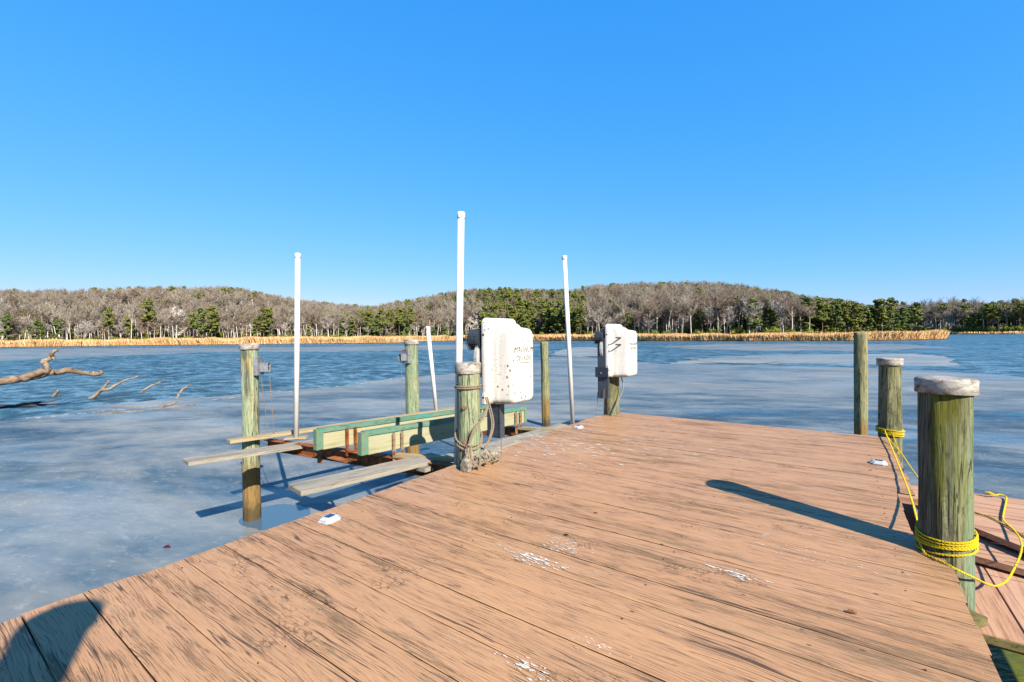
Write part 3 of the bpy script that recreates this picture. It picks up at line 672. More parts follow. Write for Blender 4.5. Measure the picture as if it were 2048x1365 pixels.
for k in range(26):
    b = 34+7.6*(k+random.random())/26
    tree('pine%d' % random.choice((0, 1, 1, 2)), 'pine_tree', '%s dark pine in the clump behind the marsh point, %s' % ('front' if k % 2 else 'rear', where(b)), 'tree', b, interp(EDGE, b)+(random.uniform(-1, 8) if k % 2 else random.uniform(9, 26)), random.uniform(.72, .98)*(1 if b < 39.5 else .85), 'pine clump at the marsh point')
for k in range(72):
    b = -50+90.*(k+random.random())/72
    tree('shrub%d' % (k % 2), 'holly_bush', '%s yellow green bush behind the reeds, %s' % (('small', 'large')[k % 2], where(b)), 'bush', b, interp(EDGE, b)+random.uniform(-3, 5), random.uniform(.6, .9) if k % 2 == 0 else random.uniform(.95, 1.3), GS)

# woods on the slopes behind: far too many trees to count
def wood(name, label, pts):
    """pts: (x, y, z, kind index, scale)"""
    keys = sorted(k for k in kinds if k != 'giant'); n = len(pts); me = bpy.data.meshes.new(name); me.from_pydata([p[:3] for p in pts], [], [])
    for nm, ty, vals in (('kind', 'INT', [p[3] for p in pts]), ('sc', 'FLOAT', [p[4] for p in pts]), ('rot', 'FLOAT', [random.uniform(0, 6.28) for _ in pts])):
        a = me.attributes.new(nm, ty, 'POINT'); a.data.foreach_set('value', vals)
    o = link(name, me, None); ng = bpy.data.node_groups.new(name, 'GeometryNodeTree')
    ng.interface.new_socket('Geometry', in_out='INPUT', socket_type='NodeSocketGeometry'); ng.interface.new_socket('Geometry', in_out='OUTPUT', socket_type='NodeSocketGeometry')
    N = ng.nodes.new; Lk = ng.links.new; gi = N('NodeGroupInput'); go = N('NodeGroupOutput'); J = N('GeometryNodeJoinGeometry'); Lk(J.outputs[0], go.inputs[0])
    def at(nm, ty):
        a = N('GeometryNodeInputNamedAttribute'); a.data_type = ty; a.inputs['Name'].default_value = nm; return a.outputs['Attribute']
    K, S, Rt = at('kind', 'INT'), at('sc', 'FLOAT'), at('rot', 'FLOAT')
    cx = N('ShaderNodeCombineXYZ'); Lk(Rt, cx.inputs[2])
    for i, k in enumerate(keys):
        j = N('GeometryNodeJoinGeometry')
        for s in SRC[k]:
            oi = N('GeometryNodeObjectInfo'); oi.inputs['Object'].default_value = s; oi.transform_space = 'ORIGINAL'; Lk(oi.outputs['Geometry'], j.inputs[0])
        cmp = N('FunctionNodeCompare'); cmp.data_type = 'INT'; cmp.operation = 'EQUAL'
        ints = [q for q in cmp.inputs if q.type == 'INT' and q.enabled]; Lk(K, ints[0]); ints[1].default_value = i
        ip = N('GeometryNodeInstanceOnPoints'); Lk(gi.outputs[0], ip.inputs['Points']); Lk(j.outputs[0], ip.inputs['Instance']); Lk(cmp.outputs[0], ip.inputs['Selection'])
        Lk(cx.outputs[0], ip.inputs['Rotation']); Lk(S, ip.inputs['Scale']); Lk(ip.outputs[0], J.inputs[0])
    md = o.modifiers.new('woods', 'NODES'); md.node_group = ng
    return tag(o, label, 'woods', kind='stuff'), keys
keys = sorted(k for k in kinds if k != 'giant'); bi = [keys.index('bare%d' % i) for i in range(5)]; pi = [keys.index('pine%d' % i) for i in range(4)]; si = [keys.index('shrub%d' % i) for i in range(2)]
pts = []
for k in range(5200):
    b = random.uniform(-60, 39.6); r0 = interp(EDGE, b); s = random.uniform(10, 185); x, y = polar(b, r0+s)
    m = mn.noise(Vector((x*.02, y*.02, 5.)))
    pp = .09+(.55 if -4 < b < 9 and s < 150 else 0)+(.6 if 32.5 < b and s < 80 else 0)+(.12 if -20 < b < -2 else 0)+(.25 if m > .33 else 0)
    kd = random.choice(pi) if random.random() < pp else random.choice(bi)
    z = land_z(b, r0+s)-.2; pts.append((x, y, z, kd, cap_scale(keys[kd], b, r0+s, z, random.uniform(.62, 1.12)*(1. if kd in bi else .9))))
for k in range(650):
    b = random.uniform(-60, 41); r0 = interp(EDGE, b); s = random.uniform(0, 45); x, y = polar(b, r0+s); pts.append((x, y, land_z(b, r0+s)-.2, random.choice(si), random.uniform(.5, 1.1)))
wood('hillside_woods', 'bare brown winter woods with scattered pines covering the hills behind the marsh', pts)

# far right shore
FE = [(37, 540), (41, 500), (44, 470), (48, 450), (52, 480), (58, 560), (66, 700)]
def far_z(b, r):
    s = r-interp(FE, b); t = min(1, max(0, s/120)); return -1.3+min(max(s, 0), 6)*.15+t*t*(3-2*t)*(6+3*math.sin(b*.35))
bm = bmesh.new(); rows = []
for b in np.arange(36, 66, .5):
    r0 = interp(FE, b); rows.append([bm.verts.new((*polar(b, r0+s), far_z(b, r0+s) if s > 0 else -1.7)) for s in (0, 1, 5, 15, 30, 60, 90, 120, 170, 400)])
for A, B in zip(rows, rows[1:]):
    for i in range(len(A)-1): bm.faces.new((A[i], A[i+1], B[i+1], B[i]))
tag(fin('far_shore_hill', bm, HILL_M, smooth=True), kind='structure')
def pick_far():
    b = random.uniform(40, 60); r0 = interp(FE, b)+random.uniform(0, 9); return (*polar(b, r0), -1.2)
reeds(4500, pick_far, 1.0, 2.0, .4, 'far_marsh_reeds', 'thin strip of tan reeds at the foot of the far right woods')
pts = []
for k in range(1500):
    b = random.uniform(37, 62); r0 = interp(FE, b); s = random.uniform(8, 150); x, y = polar(b, r0+s)
    pp = .15 if b < 44.6 else .62
    pts.append((x, y, far_z(b, r0+s)-.2, random.choice(pi) if random.random() < pp else random.choice(bi), random.uniform(.85, 1.3)))
for k in range(200):
    b = random.uniform(40, 60); r0 = interp(FE, b); s = random.uniform(8, 14); x, y = polar(b, r0+s); pts.append((x, y, far_z(b, r0+s)-.2, random.choice(si), random.uniform(.7, 1.5)))
wood('far_shore_woods', 'hazy dark pines and bare trees on the distant shore at far right', pts)

# ------------------------------------------------------------------ the dock
dock = thing('dock', 'wide wooden dock painted peeling salmon tan, running out over the frozen creek', 'dock')
def board_mesh():
    V, Fc, A, SD = [], [], [], []
    y0 = .55-.2035*14; k = 0
    while True:
        ya = y0+k*.2035; yb = ya+.2035
        if yb > 6.70: break
        R = random.Random(k*17+3); rn = R.random(); gap = .0014+R.random()*.0014; yc = (ya+yb)/2
        xl = -2.92+R.uniform(-.012, .012)
        if yc > 6.15: xl = -2.92+(yc-6.15)/.55*.2
        xr = .455+R.uniform(-.008, .008)
        if 3.30 < yc < 4.36: xr = .35+R.uniform(-.006, .006)
        hz = R.uniform(-.0018, .0018); n = 44; prof = None; base = len(V)
        for i in range(n+1):
            x = xl+(xr-xl)*i/n; e0 = mn.noise(Vector((x*1.6, k*3.1, 0)))*.0022; e1 = mn.noise(Vector((x*1.6, k*3.1+50, 0)))*.0022
            cup = .0012*mn.noise(Vector((x*.7, k, 9)))
            a, b_ = ya+gap+e0, yb-gap+e1; z = hz+cup
            if i in (0, n): x += R.uniform(-.004, .004)
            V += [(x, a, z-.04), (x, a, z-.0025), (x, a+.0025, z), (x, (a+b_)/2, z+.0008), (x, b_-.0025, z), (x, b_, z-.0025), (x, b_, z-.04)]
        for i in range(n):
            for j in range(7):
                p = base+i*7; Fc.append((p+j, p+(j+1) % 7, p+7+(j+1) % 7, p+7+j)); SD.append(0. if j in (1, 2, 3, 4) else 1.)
        Fc_end = [tuple(base+j for j in range(7)), tuple(base+n*7+j for j in range(6, -1, -1))]
        A += [rn]*(n*7); Fc += Fc_end; A += [rn, rn]; SD += [0., 0.]; k += 1
    me = bpy.data.meshes.new('decking'); me.from_pydata(V, [], Fc); a = me.attributes.new('rnd', 'FLOAT', 'FACE'); a.data.foreach_set('value', A)
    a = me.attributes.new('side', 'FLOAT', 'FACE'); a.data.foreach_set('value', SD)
    bm = bmesh.new(); bm.from_mesh(me); bmesh.ops.recalc_face_normals(bm, faces=bm.faces); bm.to_mesh(me); bm.free(); return me
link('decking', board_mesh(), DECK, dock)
for x in (-2.80, -1.75, -.75, .25):
    bar_obj('stringer', (x, -2.3, -.165), (x, 6.62, -.165), .05, .24, BROWNP, dock)
bar_obj('end_beam', (-2.7, 6.61, -.11), (.44, 6.61, -.11), .045, .13, BROWNP, dock)
for y in (.2, 3.35, 6.4): bar_obj('cross_beam', (-2.9, y, -.38), (.45, y, -.38), .09, .19, BROWNP, dock)
bm = bmesh.new()      # rusty nail heads over the stringers
for k in range(46):
    for x in (-2.8, -1.75, -.75, .25):
        for dy in (.045, .158):
            if random.random() < .55: continue
            px, py = x+random.uniform(-.012, .012), .55-.2035*14+k*.2035+dy+random.uniform(-.01, .01)
            if py > 6.6: continue
            bmesh.ops.create_cone(bm, cap_ends=True, segments=7, radius1=.0042, radius2=.0035, depth=.004, matrix=Matrix.Translation((px, py, .002)))
tag(fin('nail_heads', bm, BOLTD, dock), kind='stuff')
# bird droppings
bm = bmesh.new()
def splat(x, y, s, st=1.):
    n = 11; c = Vector((x, y, .0048)); vs = [bm.verts.new(c+Vector((s*st*math.cos(a)*random.uniform(.35, 1.3), s*math.sin(a)*random.uniform(.3, 1.2), -.0008))) for a in np.arange(n)*2*math.pi/n]
    t = bm.verts.new(c)
    for q in range(n): bm.faces.new((vs[q], vs[(q+1) % n], t))
for cx, cy, sx, sy, n, s in ((-2.45, 4.2, .33, .28, 20, .052), (-1.75, 4.6, .5, .3, 9, .04), (-1.33, 2.04, .10, .025, 16, .022), (-1.26, 2.25, .07, .05, 16, .014), (-.43, 2.47, .07, .02, 9, .018), (-.91, 1.36, .06, .02, 9, .016), (-.78, 1.60, .05, .02, 7, .01),
                          (-.42, 3.75, .03, .015, 3, .014), (-.09, 3.6, .04, .015, 4, .014), (.33, 3.46, .07, .02, 10, .014), (-1.6, 4.55, .6, .3, 22, .012), (-1.8, 3.9, .5, .3, 16, .01), (-.15, 2.9, .2, .08, 8, .012), (-1.2, 3., .6, .5, 12, .006)):
    for _ in range(int(n*4.5)): splat(random.gauss(cx, sx), random.gauss(cy, sy), s*.33*random.uniform(.3, 1.)**1.0, random.uniform(1.5, 4.5))
tag(fin('bird_droppings', bm, DROP), 'white bird droppings spattered over the dock boards', 'bird droppings', kind='stuff')

# ------------------------------------------------------------------ piles
def rough_post(name, r, z0, z1, mat, parent, seed, n=40, rings=60, taper=.04, rag=.012, top=True, lean=(0, 0)):
    bm = bmesh.new(); R = []
    for i in range(rings+1):
        z = z0+(z1-z0)*i/rings; rr = r*(1-taper*(i/rings)); ring = []
        for k in range(n):
            a = k*2*math.pi/n; v = Vector((math.cos(a), math.sin(a), z*.35))
            d = mn.noise(v*2.1+Vector((seed, 0, 0)))*rag*1.1+mn.noise(Vector((v.x*6, v.y*6, z*1.2+seed)))*rag*.5
            ck = mn.noise(Vector((v.x*3.3, v.y*3.3, z*.35+seed*3)));
            if abs(ck) < .035: d -= rag*.6*(1-abs(ck)/.035)
            ring.append(bm.verts.new(((rr+d)*v.x+lean[0]*z, (rr+d)*v.y+lean[1]*z, z)))
        R.append(ring)
    for A, B in zip(R, R[1:]):
        for k in range(n): bm.faces.new((A[k], A[(k+1) % n], B[(k+1) % n], B[k]))
    bm.faces.new(R[-1]); bm.faces.new(R[0][::-1])
    o = fin(name, bm, mat, parent)
    for p in o.data.polygons: p.use_smooth = len(p.vertices) == 4
    return o
def cap_obj(r, z, h, parent, seed, dish=0.):
    bm = bmesh.new(); n = 36; prof = [(r*.985, -h), (r*1.01, -h*.95), (r, -h*.5), (r*1.015, -h*.06), (r*1.0, .0), (r*.93, .006), (r*.6, .008), (r*.05, .009)]; R = []
    for pr, pz in prof:
        R.append([bm.verts.new((pr*math.cos(a)*(1+.025*mn.noise(Vector((math.cos(a)*2, math.sin(a)*2, pz*20+seed)))), pr*math.sin(a)*(1+.025*mn.noise(Vector((math.cos(a)*2, math.sin(a)*2, pz*20+seed)))),
                  z+pz+dish*mn.noise(Vector((pr*math.cos(a)*9, pr*math.sin(a)*9, seed))))) for a in np.arange(n)*2*math.pi/n])
    for A, B in zip(R, R[1:]):
        for k in range(n): bm.faces.new((A[k], A[(k+1) % n], B[(k+1) % n], B[k]))
    bm.faces.new(R[-1]); o = fin('cap', bm, CAP, parent, smooth=True); return o
GPILE = 'round timber piles round the dock and boat lift'
def pile(x, y, r, top, mat, label, seed, cap=.075, capr=1.16, rings=60, lean=(0, 0), taper=.04, dish=.004, rag=.012):
    t = thing('piling', label, 'piling', (x, y, 0), 0, GPILE)
    rough_post('post', r, -3.1, top-(.004 if cap else 0), mat, t, seed, rings=rings, lean=lean, taper=taper, rag=rag)
    if cap: 
        c = cap_obj(r*capr*(1-taper), top+.006, cap*.88, t, seed, dish*.6); c.location = (lean[0]*top, lean[1]*top, 0)
    return t
P1 = pile(-6.98, 3.15, .118, 1.12, PILE_G1, 'pale green capped pile with an orange rust streak, outer near corner of the boat lift', 1.3, .09)
P2 = pile(-6.72, 6.02, .128, 1.14, PILE_G, 'green capped pile at the outer far lift corner, beside the short leaning white pole', 2.3, .1)
P3 = pile(-2.80, 3.19, .112, .945, PILE_G, 'green capped pile with brown rope at the dock edge, next to the nearer motor cover', 3.3, .105, 1.12)
P4 = pile(-2.80, 6.46, .115, .95, PILE_O2, 'pile behind the farther motor cover at the far dock corner', 4.3, .09)
PN = pile(.467, 3.36, .111, .934, PILE_O, 'thick mossy capped pile nearest the camera, wrapped in yellow rope', 5.3, .085, 1.15, 110, taper=.0, dish=.016, rag=.014)
PS = pile(.485, 6.95, .112, .875, PILE_O2, 'grain-figured capped pile at the far right dock corner with yellow rope at its foot', 6.3, .085, 1.13, 80, taper=.02)
PM = pile(.365, 11.85, .117, 1.19, PILE_M, 'uncapped green pile standing in the ice beyond the right dock corner', 7.3, 0)
PL = pile(-6.95, 11.3, .118, 1.02, PILE_M, 'slim uncapped pile standing alone in the ice between the two motor covers', 8.3, 0, lean=(-.012, .0))
PB = pile(.56, -.972, .125, 2.54, PILE_O, 'tall capped pile whose rounded shadow falls across the near left dock corner', 9.3, .085)
BOLTM = simple('rust_stained_bolt', (.42, .25, .18), .6, .4, .2, .5, 60.)
# bolts on the inner near pile and the outer one
def bolt(parent, p, n, r=.017, L=.02, mat=None):
    bm = bmesh.new(); n = Vector(n).normalized(); q = n.to_track_quat('Z', 'Y').to_matrix().to_4x4()
    bmesh.ops.create_cone(bm, cap_ends=True, segments=20, radius1=r*1.4, radius2=r*1.4, depth=.004, matrix=Matrix.Translation(p)@q)
    bmesh.ops.create_cone(bm, cap_ends=True, segments=6, radius1=r, radius2=r*.8, depth=L, matrix=Matrix.Translation(Vector(p)+n*L*.5)@q)
    return fin('bolt', bm, mat or RUST, parent)
fd = Vector((.55, -.83, 0)).normalized()
for z in (.55, .235):
    d = Vector((.36, -.93, 0)).normalized(); bolt(P3, d*.11+Vector((0, 0, z)), d, mat=BOLTM)
bm = bmesh.new(); tube(bm, [(-.09, -.05, .90), (-.17, -.10, .90)], .012, 8); fin('bolt', bm, GALV, P1)
# pulley brackets
def bracket(parent, side, rz, z, w_=.13):
    """plate on the pile with a pulley box hanging out on one side"""
    t = bpy.data.objects.new('pulley_bracket', None)
    bm = bmesh.new(); box(bm, -.03, .03, -.10, .10, z-.13, z+.13, .004)
    box(bm, .03, .15, -.045, -.037, z-.08, z+.05, .002); box(bm, .03, .15, .037, .045, z-.08, z+.05, .002); box(bm, .03, .15, -.037, .037, z+.04, z+.05, .001)
    o = fin('pulley_bracket', bm, GALVR, parent); o.location = Vector((math.cos(rz)*.13, math.sin(rz)*.13, 0)); o.rotation_euler = (0, 0, rz)
    bm = bmesh.new(); bmesh.ops.create_cone(bm, cap_ends=True, segments=20, radius1=.045, radius2=.045, depth=.03, matrix=Matrix.Translation((.095, 0, z-.02))@Matrix.Rotation(rad(90), 4, 'X'))
    q = fin('pulley', bm, DARKM, o); return o
bracket(P1, 1, rad(40), .80); bracket(P2, 1, rad(-95), .83)

# ------------------------------------------------------------------ boat lift cradle
lift = thing('boat_lift', 'rusty boat lift cradle with green bunk boards, walk planks and white guide poles', 'boat lift')
def lz(x, y): return .055*(x+4.54)-.045*(y-3.4)      # cradle sags outwards and towards its far end
def ibeam(name, x0, x1, y, ztop):
    bm = bmesh.new(); L = x1-x0
    for a, b, c, d in ((-.055, .055, -.010, 0), (-.055, .055, -.15, -.14), (-.004, .004, -.1405, -.0095)): box(bm, 0, L, a, b, c, d)
    o = fin(name, bm, RUST, lift); o.location = (x0, y, ztop+lz(x0, y)); o.rotation_euler = (0, -math.atan(.055), 0); return o
ibeam('cradle_beam', -7.0, -2.62, 3.40, -.18); ibeam('cradle_beam', -6.9, -2.62, 6.02, -.18)
def P(x, y, z): return (x, y, z+lz(x, y))
def bunk(x, y0, y1, zt, chamf):
    H, T = .24, .045
    b = bar_obj('bunk_board', P(x, y0, zt-H/2-.012), P(x, y1, zt-H/2-.012), T, H, BUNKW, lift)
    # carpet over the top edge and the ends
    c = bar_obj('bunk_carpet', P(x, y0-.01, zt-.02), P(x, y1+.01, zt-.02), T+.03, .055, BUNKC, b); 
    e = bar_obj('end_cover', P(x, y0-.006, zt-H-.005), P(x, y0-.006, zt-.002), .09, T+.025, BUNKE, b, up=(1, 0, 0))
    e = bar_obj('end_cover', P(x, y1-.01, zt-H-.005), P(x, y1-.01, zt-.03), .07, T+.025, BUNKE, b, up=(1, 0, 0))
bunk(-5.0, 3.02, 6.3, .135, 0); bunk(-4.12, 3.0, 6.05, .155, 0)
def bunk_bracket(x, y, mat):
    for k, dy in ((0, -.05), (1, .07)):
        a, b = P(x, y+dy, -.24), P(x, y+dy, .10)
        bar_obj('bunk_bracket', a, b, .045, .006, mat, lift, up=(1, 0, 0)); 
        bar_obj('bunk_bracket', (a[0]+.02, a[1]-.022, a[2]), (b[0]+.02, b[1]-.022, b[2]), .006, .045, mat, lift, up=(1, 0, 0))
M = Mat('painted_bracket_rusting', .7, .3); o_ = M.coord(); nn = M.noise(o_, 14., 5., .7); M.col(M.ramp(nn, [(.42, (.62, .48, .33)), (.52, (.60, .42, .26)), (.56, (.48, .15, .04)), (.7, (.30, .08, .02))])); BRK = M.m
bunk_bracket(-4.07, 3.42, BRK); bunk_bracket(-4.95, 3.42, RUST); bunk_bracket(-4.07, 5.80, BRK); bunk_bracket(-4.95, 6.0, RUST)
# angle iron and gusset lying out from the near beam
bm = bmesh.new(); box(bm, -5.28, -4.72, 3.24, 3.345, -.325+lz(-5, 3.3)+.045, -.316+lz(-5, 3.3)+.045, 0); box(bm, -5.34, -5.24, 3.20, 3.21, -.41+lz(-5, 3.3)+.06, -.235+lz(-5, 3.3)+.06); fin('gusset', bm, RUST, lift)
bar_obj('bunk_crosspiece', P(-4.1, 3.42, -.165), P(-2.75, 3.62, -.16), .09, .04, TANW, lift)
bar_obj('bunk_crosspiece', P(-4.1, 5.86, -.165), P(-2.95, 5.86, -.16), .10, .04, TANW, lift)
# walk planks
zb = -.15
bar_obj('walk_plank', (-3.87, 2.10, -.128), (-3.62, 3.62, -.135), .29, .045, GREYW, lift, warp=.012)
bar_obj('walk_plank', (-3.60, 3.25, -.175), (-3.56, 6.9, -.27), .29, .042, GREYW, lift, warp=.010)
bar_obj('walk_plank', (-6.30, 2.10, -.255), (-5.95, 4.7, -.33), .30, .042, GREYW, lift, warp=.010)
bar_obj('walk_plank', (-6.86, 2.80, -.215), (-6.40, 6.9, -.285), .16, .045, TANW, lift, warp=.006)
# guide poles
def guide(base, top, r, label):
    bm = bmesh.new(); tube(bm, [base, top], r, 20); o = fin('guide_pole', bm, PVC, lift, smooth=True); 
    if label: o['label'] = label
    a, b = Vector(base), Vector(top); d = (b-a).normalized(); bm = bmesh.new()
    tube(bm, [b-d*.055, b-d*.052, b+d*.002, b+d*.010, b+d*.014], [r*1.1, r*1.17, r*1.17, r*1.0, r*.5], 20)
    fin('pole_cap', bm, PVC, o, smooth=True)
guide((-6.36, 3.49, -.26), (-6.36, 3.56, 2.42), .036, None)
guide((-3.045, 3.285, -.30), (-3.035, 3.385, 2.42), .034, None)
guide((-3.44, 6.42, -.25), (-3.44, 6.20, 2.42), .034, 'leaning white guide pole between the two motor covers')
guide((-6.47, 6.42, -.33), (-6.56, 6.30, 1.395), .038, 'short leaning white guide pole')
bar_obj('pole_foot', (-6.46, 3.38, -.235), (-6.26, 3.60, -.235), .14, .02, TANW, lift)
# cables
def cable(a, b): 
    bm = bmesh.new(); tube(bm, [a, b], .0045, 6); fin('cable', bm, CABLE, lift)
CABLE = simple('rusty_cable', (.36, .22, .12), .7)
b1 = Vector((-6.98+math.cos(rad(40))*.22, 3.15+math.sin(rad(40))*.22, 0))
cable(b1+Vector((.05, .03, .74)), (b1.x+.05, 3.38, -.29)); cable(b1+Vector((-.075, -.03, .70)), (b1.x-.075, 3.36, -.30))
b2 = Vector((-6.72+math.cos(rad(-95))*.22, 6.02+math.sin(rad(-95))*.22, 0)); cable(b2+Vector((-.03, 0, .76)), (b2.x-.03, b2.y, -.42))
cable((-2.73, 3.60, .6), (-2.75, 3.62, -.2)); cable((-2.93, 6.26, .35), (-2.95, 6.22, -.3)); cable((-2.80, 6.20, .40), (-2.82, 6.18, -.3))

# ------------------------------------------------------------------ lift motor covers
def rrect(y0, y1, z0, z1, r, n=6):
    out = []
    for cy, cz, a0 in ((y1-r, z1-r, 0), (y0+r, z1-r, 90), (y0+r, z0+r, 180), (y1-r, z0+r, 270)):
        for k in range(n+1):
            a = rad(a0+90*k/n); out.append((cy+r*math.cos(a), cz+r*math.sin(a)))
    return out
def loft(bm, secs):
    R = [[bm.verts.new((x, y, z)) for y, z in rrect(*a)] for x, a in secs]; n = len(R[0])
    for A, B in zip(R, R[1:]):
        for k in range(n): bm.faces.new((A[k], A[(k+1) % n], B[(k+1) % n], B[k]))
    bm.faces.new(R[0][::-1]); bm.faces.new(R[-1])
def motor(x, y, z, label, pegs, word_lab, side, cx_=.12, chx=.10, chy=0., cht=.55, kz=1.05):
    t = thing('lift_motor', label, 'lift motor', (x, y, z), 0, 'boat lift motors with white covers')
    # local frame: cover bottom at z=0, back plate at x=0, length along y
    bm = bmesh.new()
    loft(bm, [(.0, (0, .50, 0, .745, .05)), (.012, (-.004, .504, -.002, .749, .055)), (.070, (-.002, .502, -.002, .747, .06)), (.088, (.012, .488, -.002, .733, .06)), (.094, (.045, .455, 0, .705, .055)),
              (.155, (.048, .452, 0, .700, .055)), (.178, (.052, .448, 0, .686, .055)), (.190, (.055, .445, 0, .668, .06)), (.270, (.060, .440, .004, .658, .06)), (.315, (.066, .434, .010, .650, .06)), (.335, (.078, .422, .022, .636, .055)), (.343, (.10, .40, .045, .612, .045))])
    o = fin('cover', bm, COVER, t, smooth=True)
    try:
        md = o.modifiers.new('round', 'SUBSURF'); md.levels = md.render_levels = 1
    except Exception: pass
    bm = bmesh.new(); box(bm, .02, .06, -.012, .06, .0, .10, .006); fin('side_tab', bm, COVER, o)
    for zz in (.06, .60): bolt(t, (.04, -.012 if zz < .1 else -.003, zz), (0, -1, 0), .007, .012, BLK)
    if pegs:
        for zz in (.55, .455):
            bm = bmesh.new(); tube(bm, [(.225, .06, zz), (.215, -.02, zz+.003), (.205, -.06, zz+.004)], [.011, .009, .008], 10); fin('peg', bm, BLK, t)
    # lettering pressed into the front
    for txt, zz, s in word_lab:
        cu = bpy.data.curves.new('lettering', 'FONT'); cu.body = txt; cu.size = s; cu.extrude = .0012; cu.align_x = 'CENTER'; cu.shear = .25
        to = bpy.data.objects.new('tmp_text', cu); C.objects.link(to); dg = bpy.context.evaluated_depsgraph_get(); dg.update()
        me = bpy.data.meshes.new_from_object(to.evaluated_get(dg)); bpy.data.objects.remove(to)
        l = link('lettering', me, LETT, t); me.materials.clear(); me.materials.append(LETT)
        l.matrix_local = Matrix(((0, 0, 1, .3428), (1, 0, 0, .25), (0, 1, 0, zz), (0, 0, 0, 1)))
    if word_lab:
        bm = bmesh.new(); box(bm, .341, .3445, .14, .36, word_lab[-1][1]-.022, word_lab[-1][1]-.016); fin('lettering', bm, LETT, t)
    # gear plate, motor with perforated guard, and the steel channel clamped to the pile
    bm = bmesh.new(); bmesh.ops.create_cone(bm, cap_ends=True, segments=40, radius1=.20, radius2=.20, depth=.035, matrix=Matrix.Translation((-.045, .17, .40))@Matrix.Rotation(rad(90), 4, 'Y')); fin('gear_cover', bm, simple('pale_gear_cover', (.62, .62, .6), .5), t, smooth=False)
    X = cx_
    bm = bmesh.new(); bmesh.ops.create_uvsphere(bm, u_segments=20, v_segments=10, radius=.085, matrix=Matrix.Translation((-.19+X*.8, .06, .56))@Matrix.Diagonal((1, 1, .9, 1)))
    tube(bm, [(-.25+X*.8, .06, .56), (-.02, .06, .56)], .080, 20); fin('motor', bm, DARKM, t, smooth=False)
    bm = bmesh.new()
    for k in range(-4, 5): tube(bm, [(-.19+X*.8+.018*k, .06+.09*math.cos(a), .56+.09*math.sin(a)) for a in np.linspace(0, 6.283, 19)], .0035, 5)
    for k in range(9):
        a = k*.7; tube(bm, [(-.27+X*.8, .06+.09*math.cos(a), .56+.09*math.sin(a)), (-.11+X*.8, .06+.09*math.cos(a), .56+.09*math.sin(a))], .0035, 4)
    fin('motor_guard', bm, DGALV, t)
    bm = bmesh.new(); X = chx; box(bm, -.21+X, -.06+X, chy, chy+.012, -.30, cht, .002); box(bm, -.21+X, -.202+X, chy, chy+.09, -.30, cht, .001); box(bm, -.068+X, -.06+X, chy, chy+.09, -.30, cht, .001); fin('channel', bm, DGALV, t)
    if cht > .1:
        bm = bmesh.new(); box(bm, -.235+X, -.035+X, -.035, -.005, .0, .14, .004); fin('clamp', bm, DARKM, t); bolt(t, (-.14+X, -.036, .06), (0, -1, 0), .010, .012, GALV)
    if kz != 1.: t.scale = (1, 1.03, kz)
    return t
motor(-2.87, 3.46, .53, 'nearer white boat lift motor cover, speckled with black spots and faded lettering', False, (('MAGNUM', .445, .075), ('DECKERS', .375, .062)), 1, .12, .20, .10, -.004, 1.14)
motor(-2.80, 6.22, .575, 'farther white lift motor cover, two black pegs on its side, at the far dock corner', True, (('MAGNUM', .445, .06), ('DECKERS', .385, .05)), -1)
bm = bmesh.new(); tube(bm, smooth_path([(-2.62, 6.40, .6), (-2.60, 6.42, .4), (-2.66, 6.35, .2), (-2.72, 6.30, .0), (-2.74, 6.28, -.1)]), .009, 6); tag(fin('power_cable', bm, simple('grey_cable_sheath', (.35, .36, .36), .6)), 'grey power cable hanging under the farther motor cover', 'cable')

# ------------------------------------------------------------------ brown rope on the inner near pile
def ring(cx, cy, z, r, n=40, tilt=(0, 0), a0=0, a1=360): return [Vector((cx+r*math.cos(rad(a)), cy+r*math.sin(rad(a)), z+tilt[0]*math.cos(rad(a))+tilt[1]*math.sin(rad(a)))) for a in np.linspace(a0, a1, n)]
cx, cy = -2.80, 3.19
bm = bmesh.new()
for z in (.745, .728): rope(bm, ring(cx, cy, z, .120), .009)
for dz in (0, -.035): rope(bm, ring(cx, cy, .28+dz, .124, 60, (-.055+.0, .05)), .0095)
knot = Vector((cx+.085, cy-.115, .20))
for k in range(5): rope(bm, smooth_path([knot+Vector((random.uniform(-.03, .03), random.uniform(-.02, .02), random.uniform(-.02, .03))) for _ in range(4)]), .0095)
for k in range(3): rope(bm, smooth_path([knot, knot+Vector((.05, .03, .13+.02*k)), knot+Vector((.09+.01*k, .12, .28)), Vector((cx+.13, cy+.12, .55))]), .009)
for k in range(7):
    o2 = Vector((random.uniform(-.03, .03), random.uniform(-.01, .02), 0)); rope(bm, smooth_path([knot+o2, knot+Vector((.015, -.015, -.06))+o2, knot+Vector((.03+random.uniform(-.02, .04), -.01, -.125))+o2, knot+Vector((.05+random.uniform(-.02, .05), .02, -.17))+o2]), .009)
for k in range(2): rope(bm, smooth_path([(-2.74+.012*k, 3.37+.015*k, .62), (-2.70+.014*k, 3.41+.01*k, .38), (-2.69+.012*k, 3.36, .24), (-2.70+.01*k, 3.30-.02*k, .15+.02*k)]), .0085)
for k in range(8): rope(bm, smooth_path([(-2.66+random.uniform(-.03, .05), 3.08+.05*k, .13-.008*k), (-2.62+random.uniform(-.03, .03), 3.12+.045*k, .10-.008*k), (-2.63+random.uniform(-.02, .04), 3.05+.05*k, .04)]), .009)
tag(fin('brown_rope', bm, HEMP), 'old brown rope looped round the green pile and bunched on a cleat at its foot', 'rope')
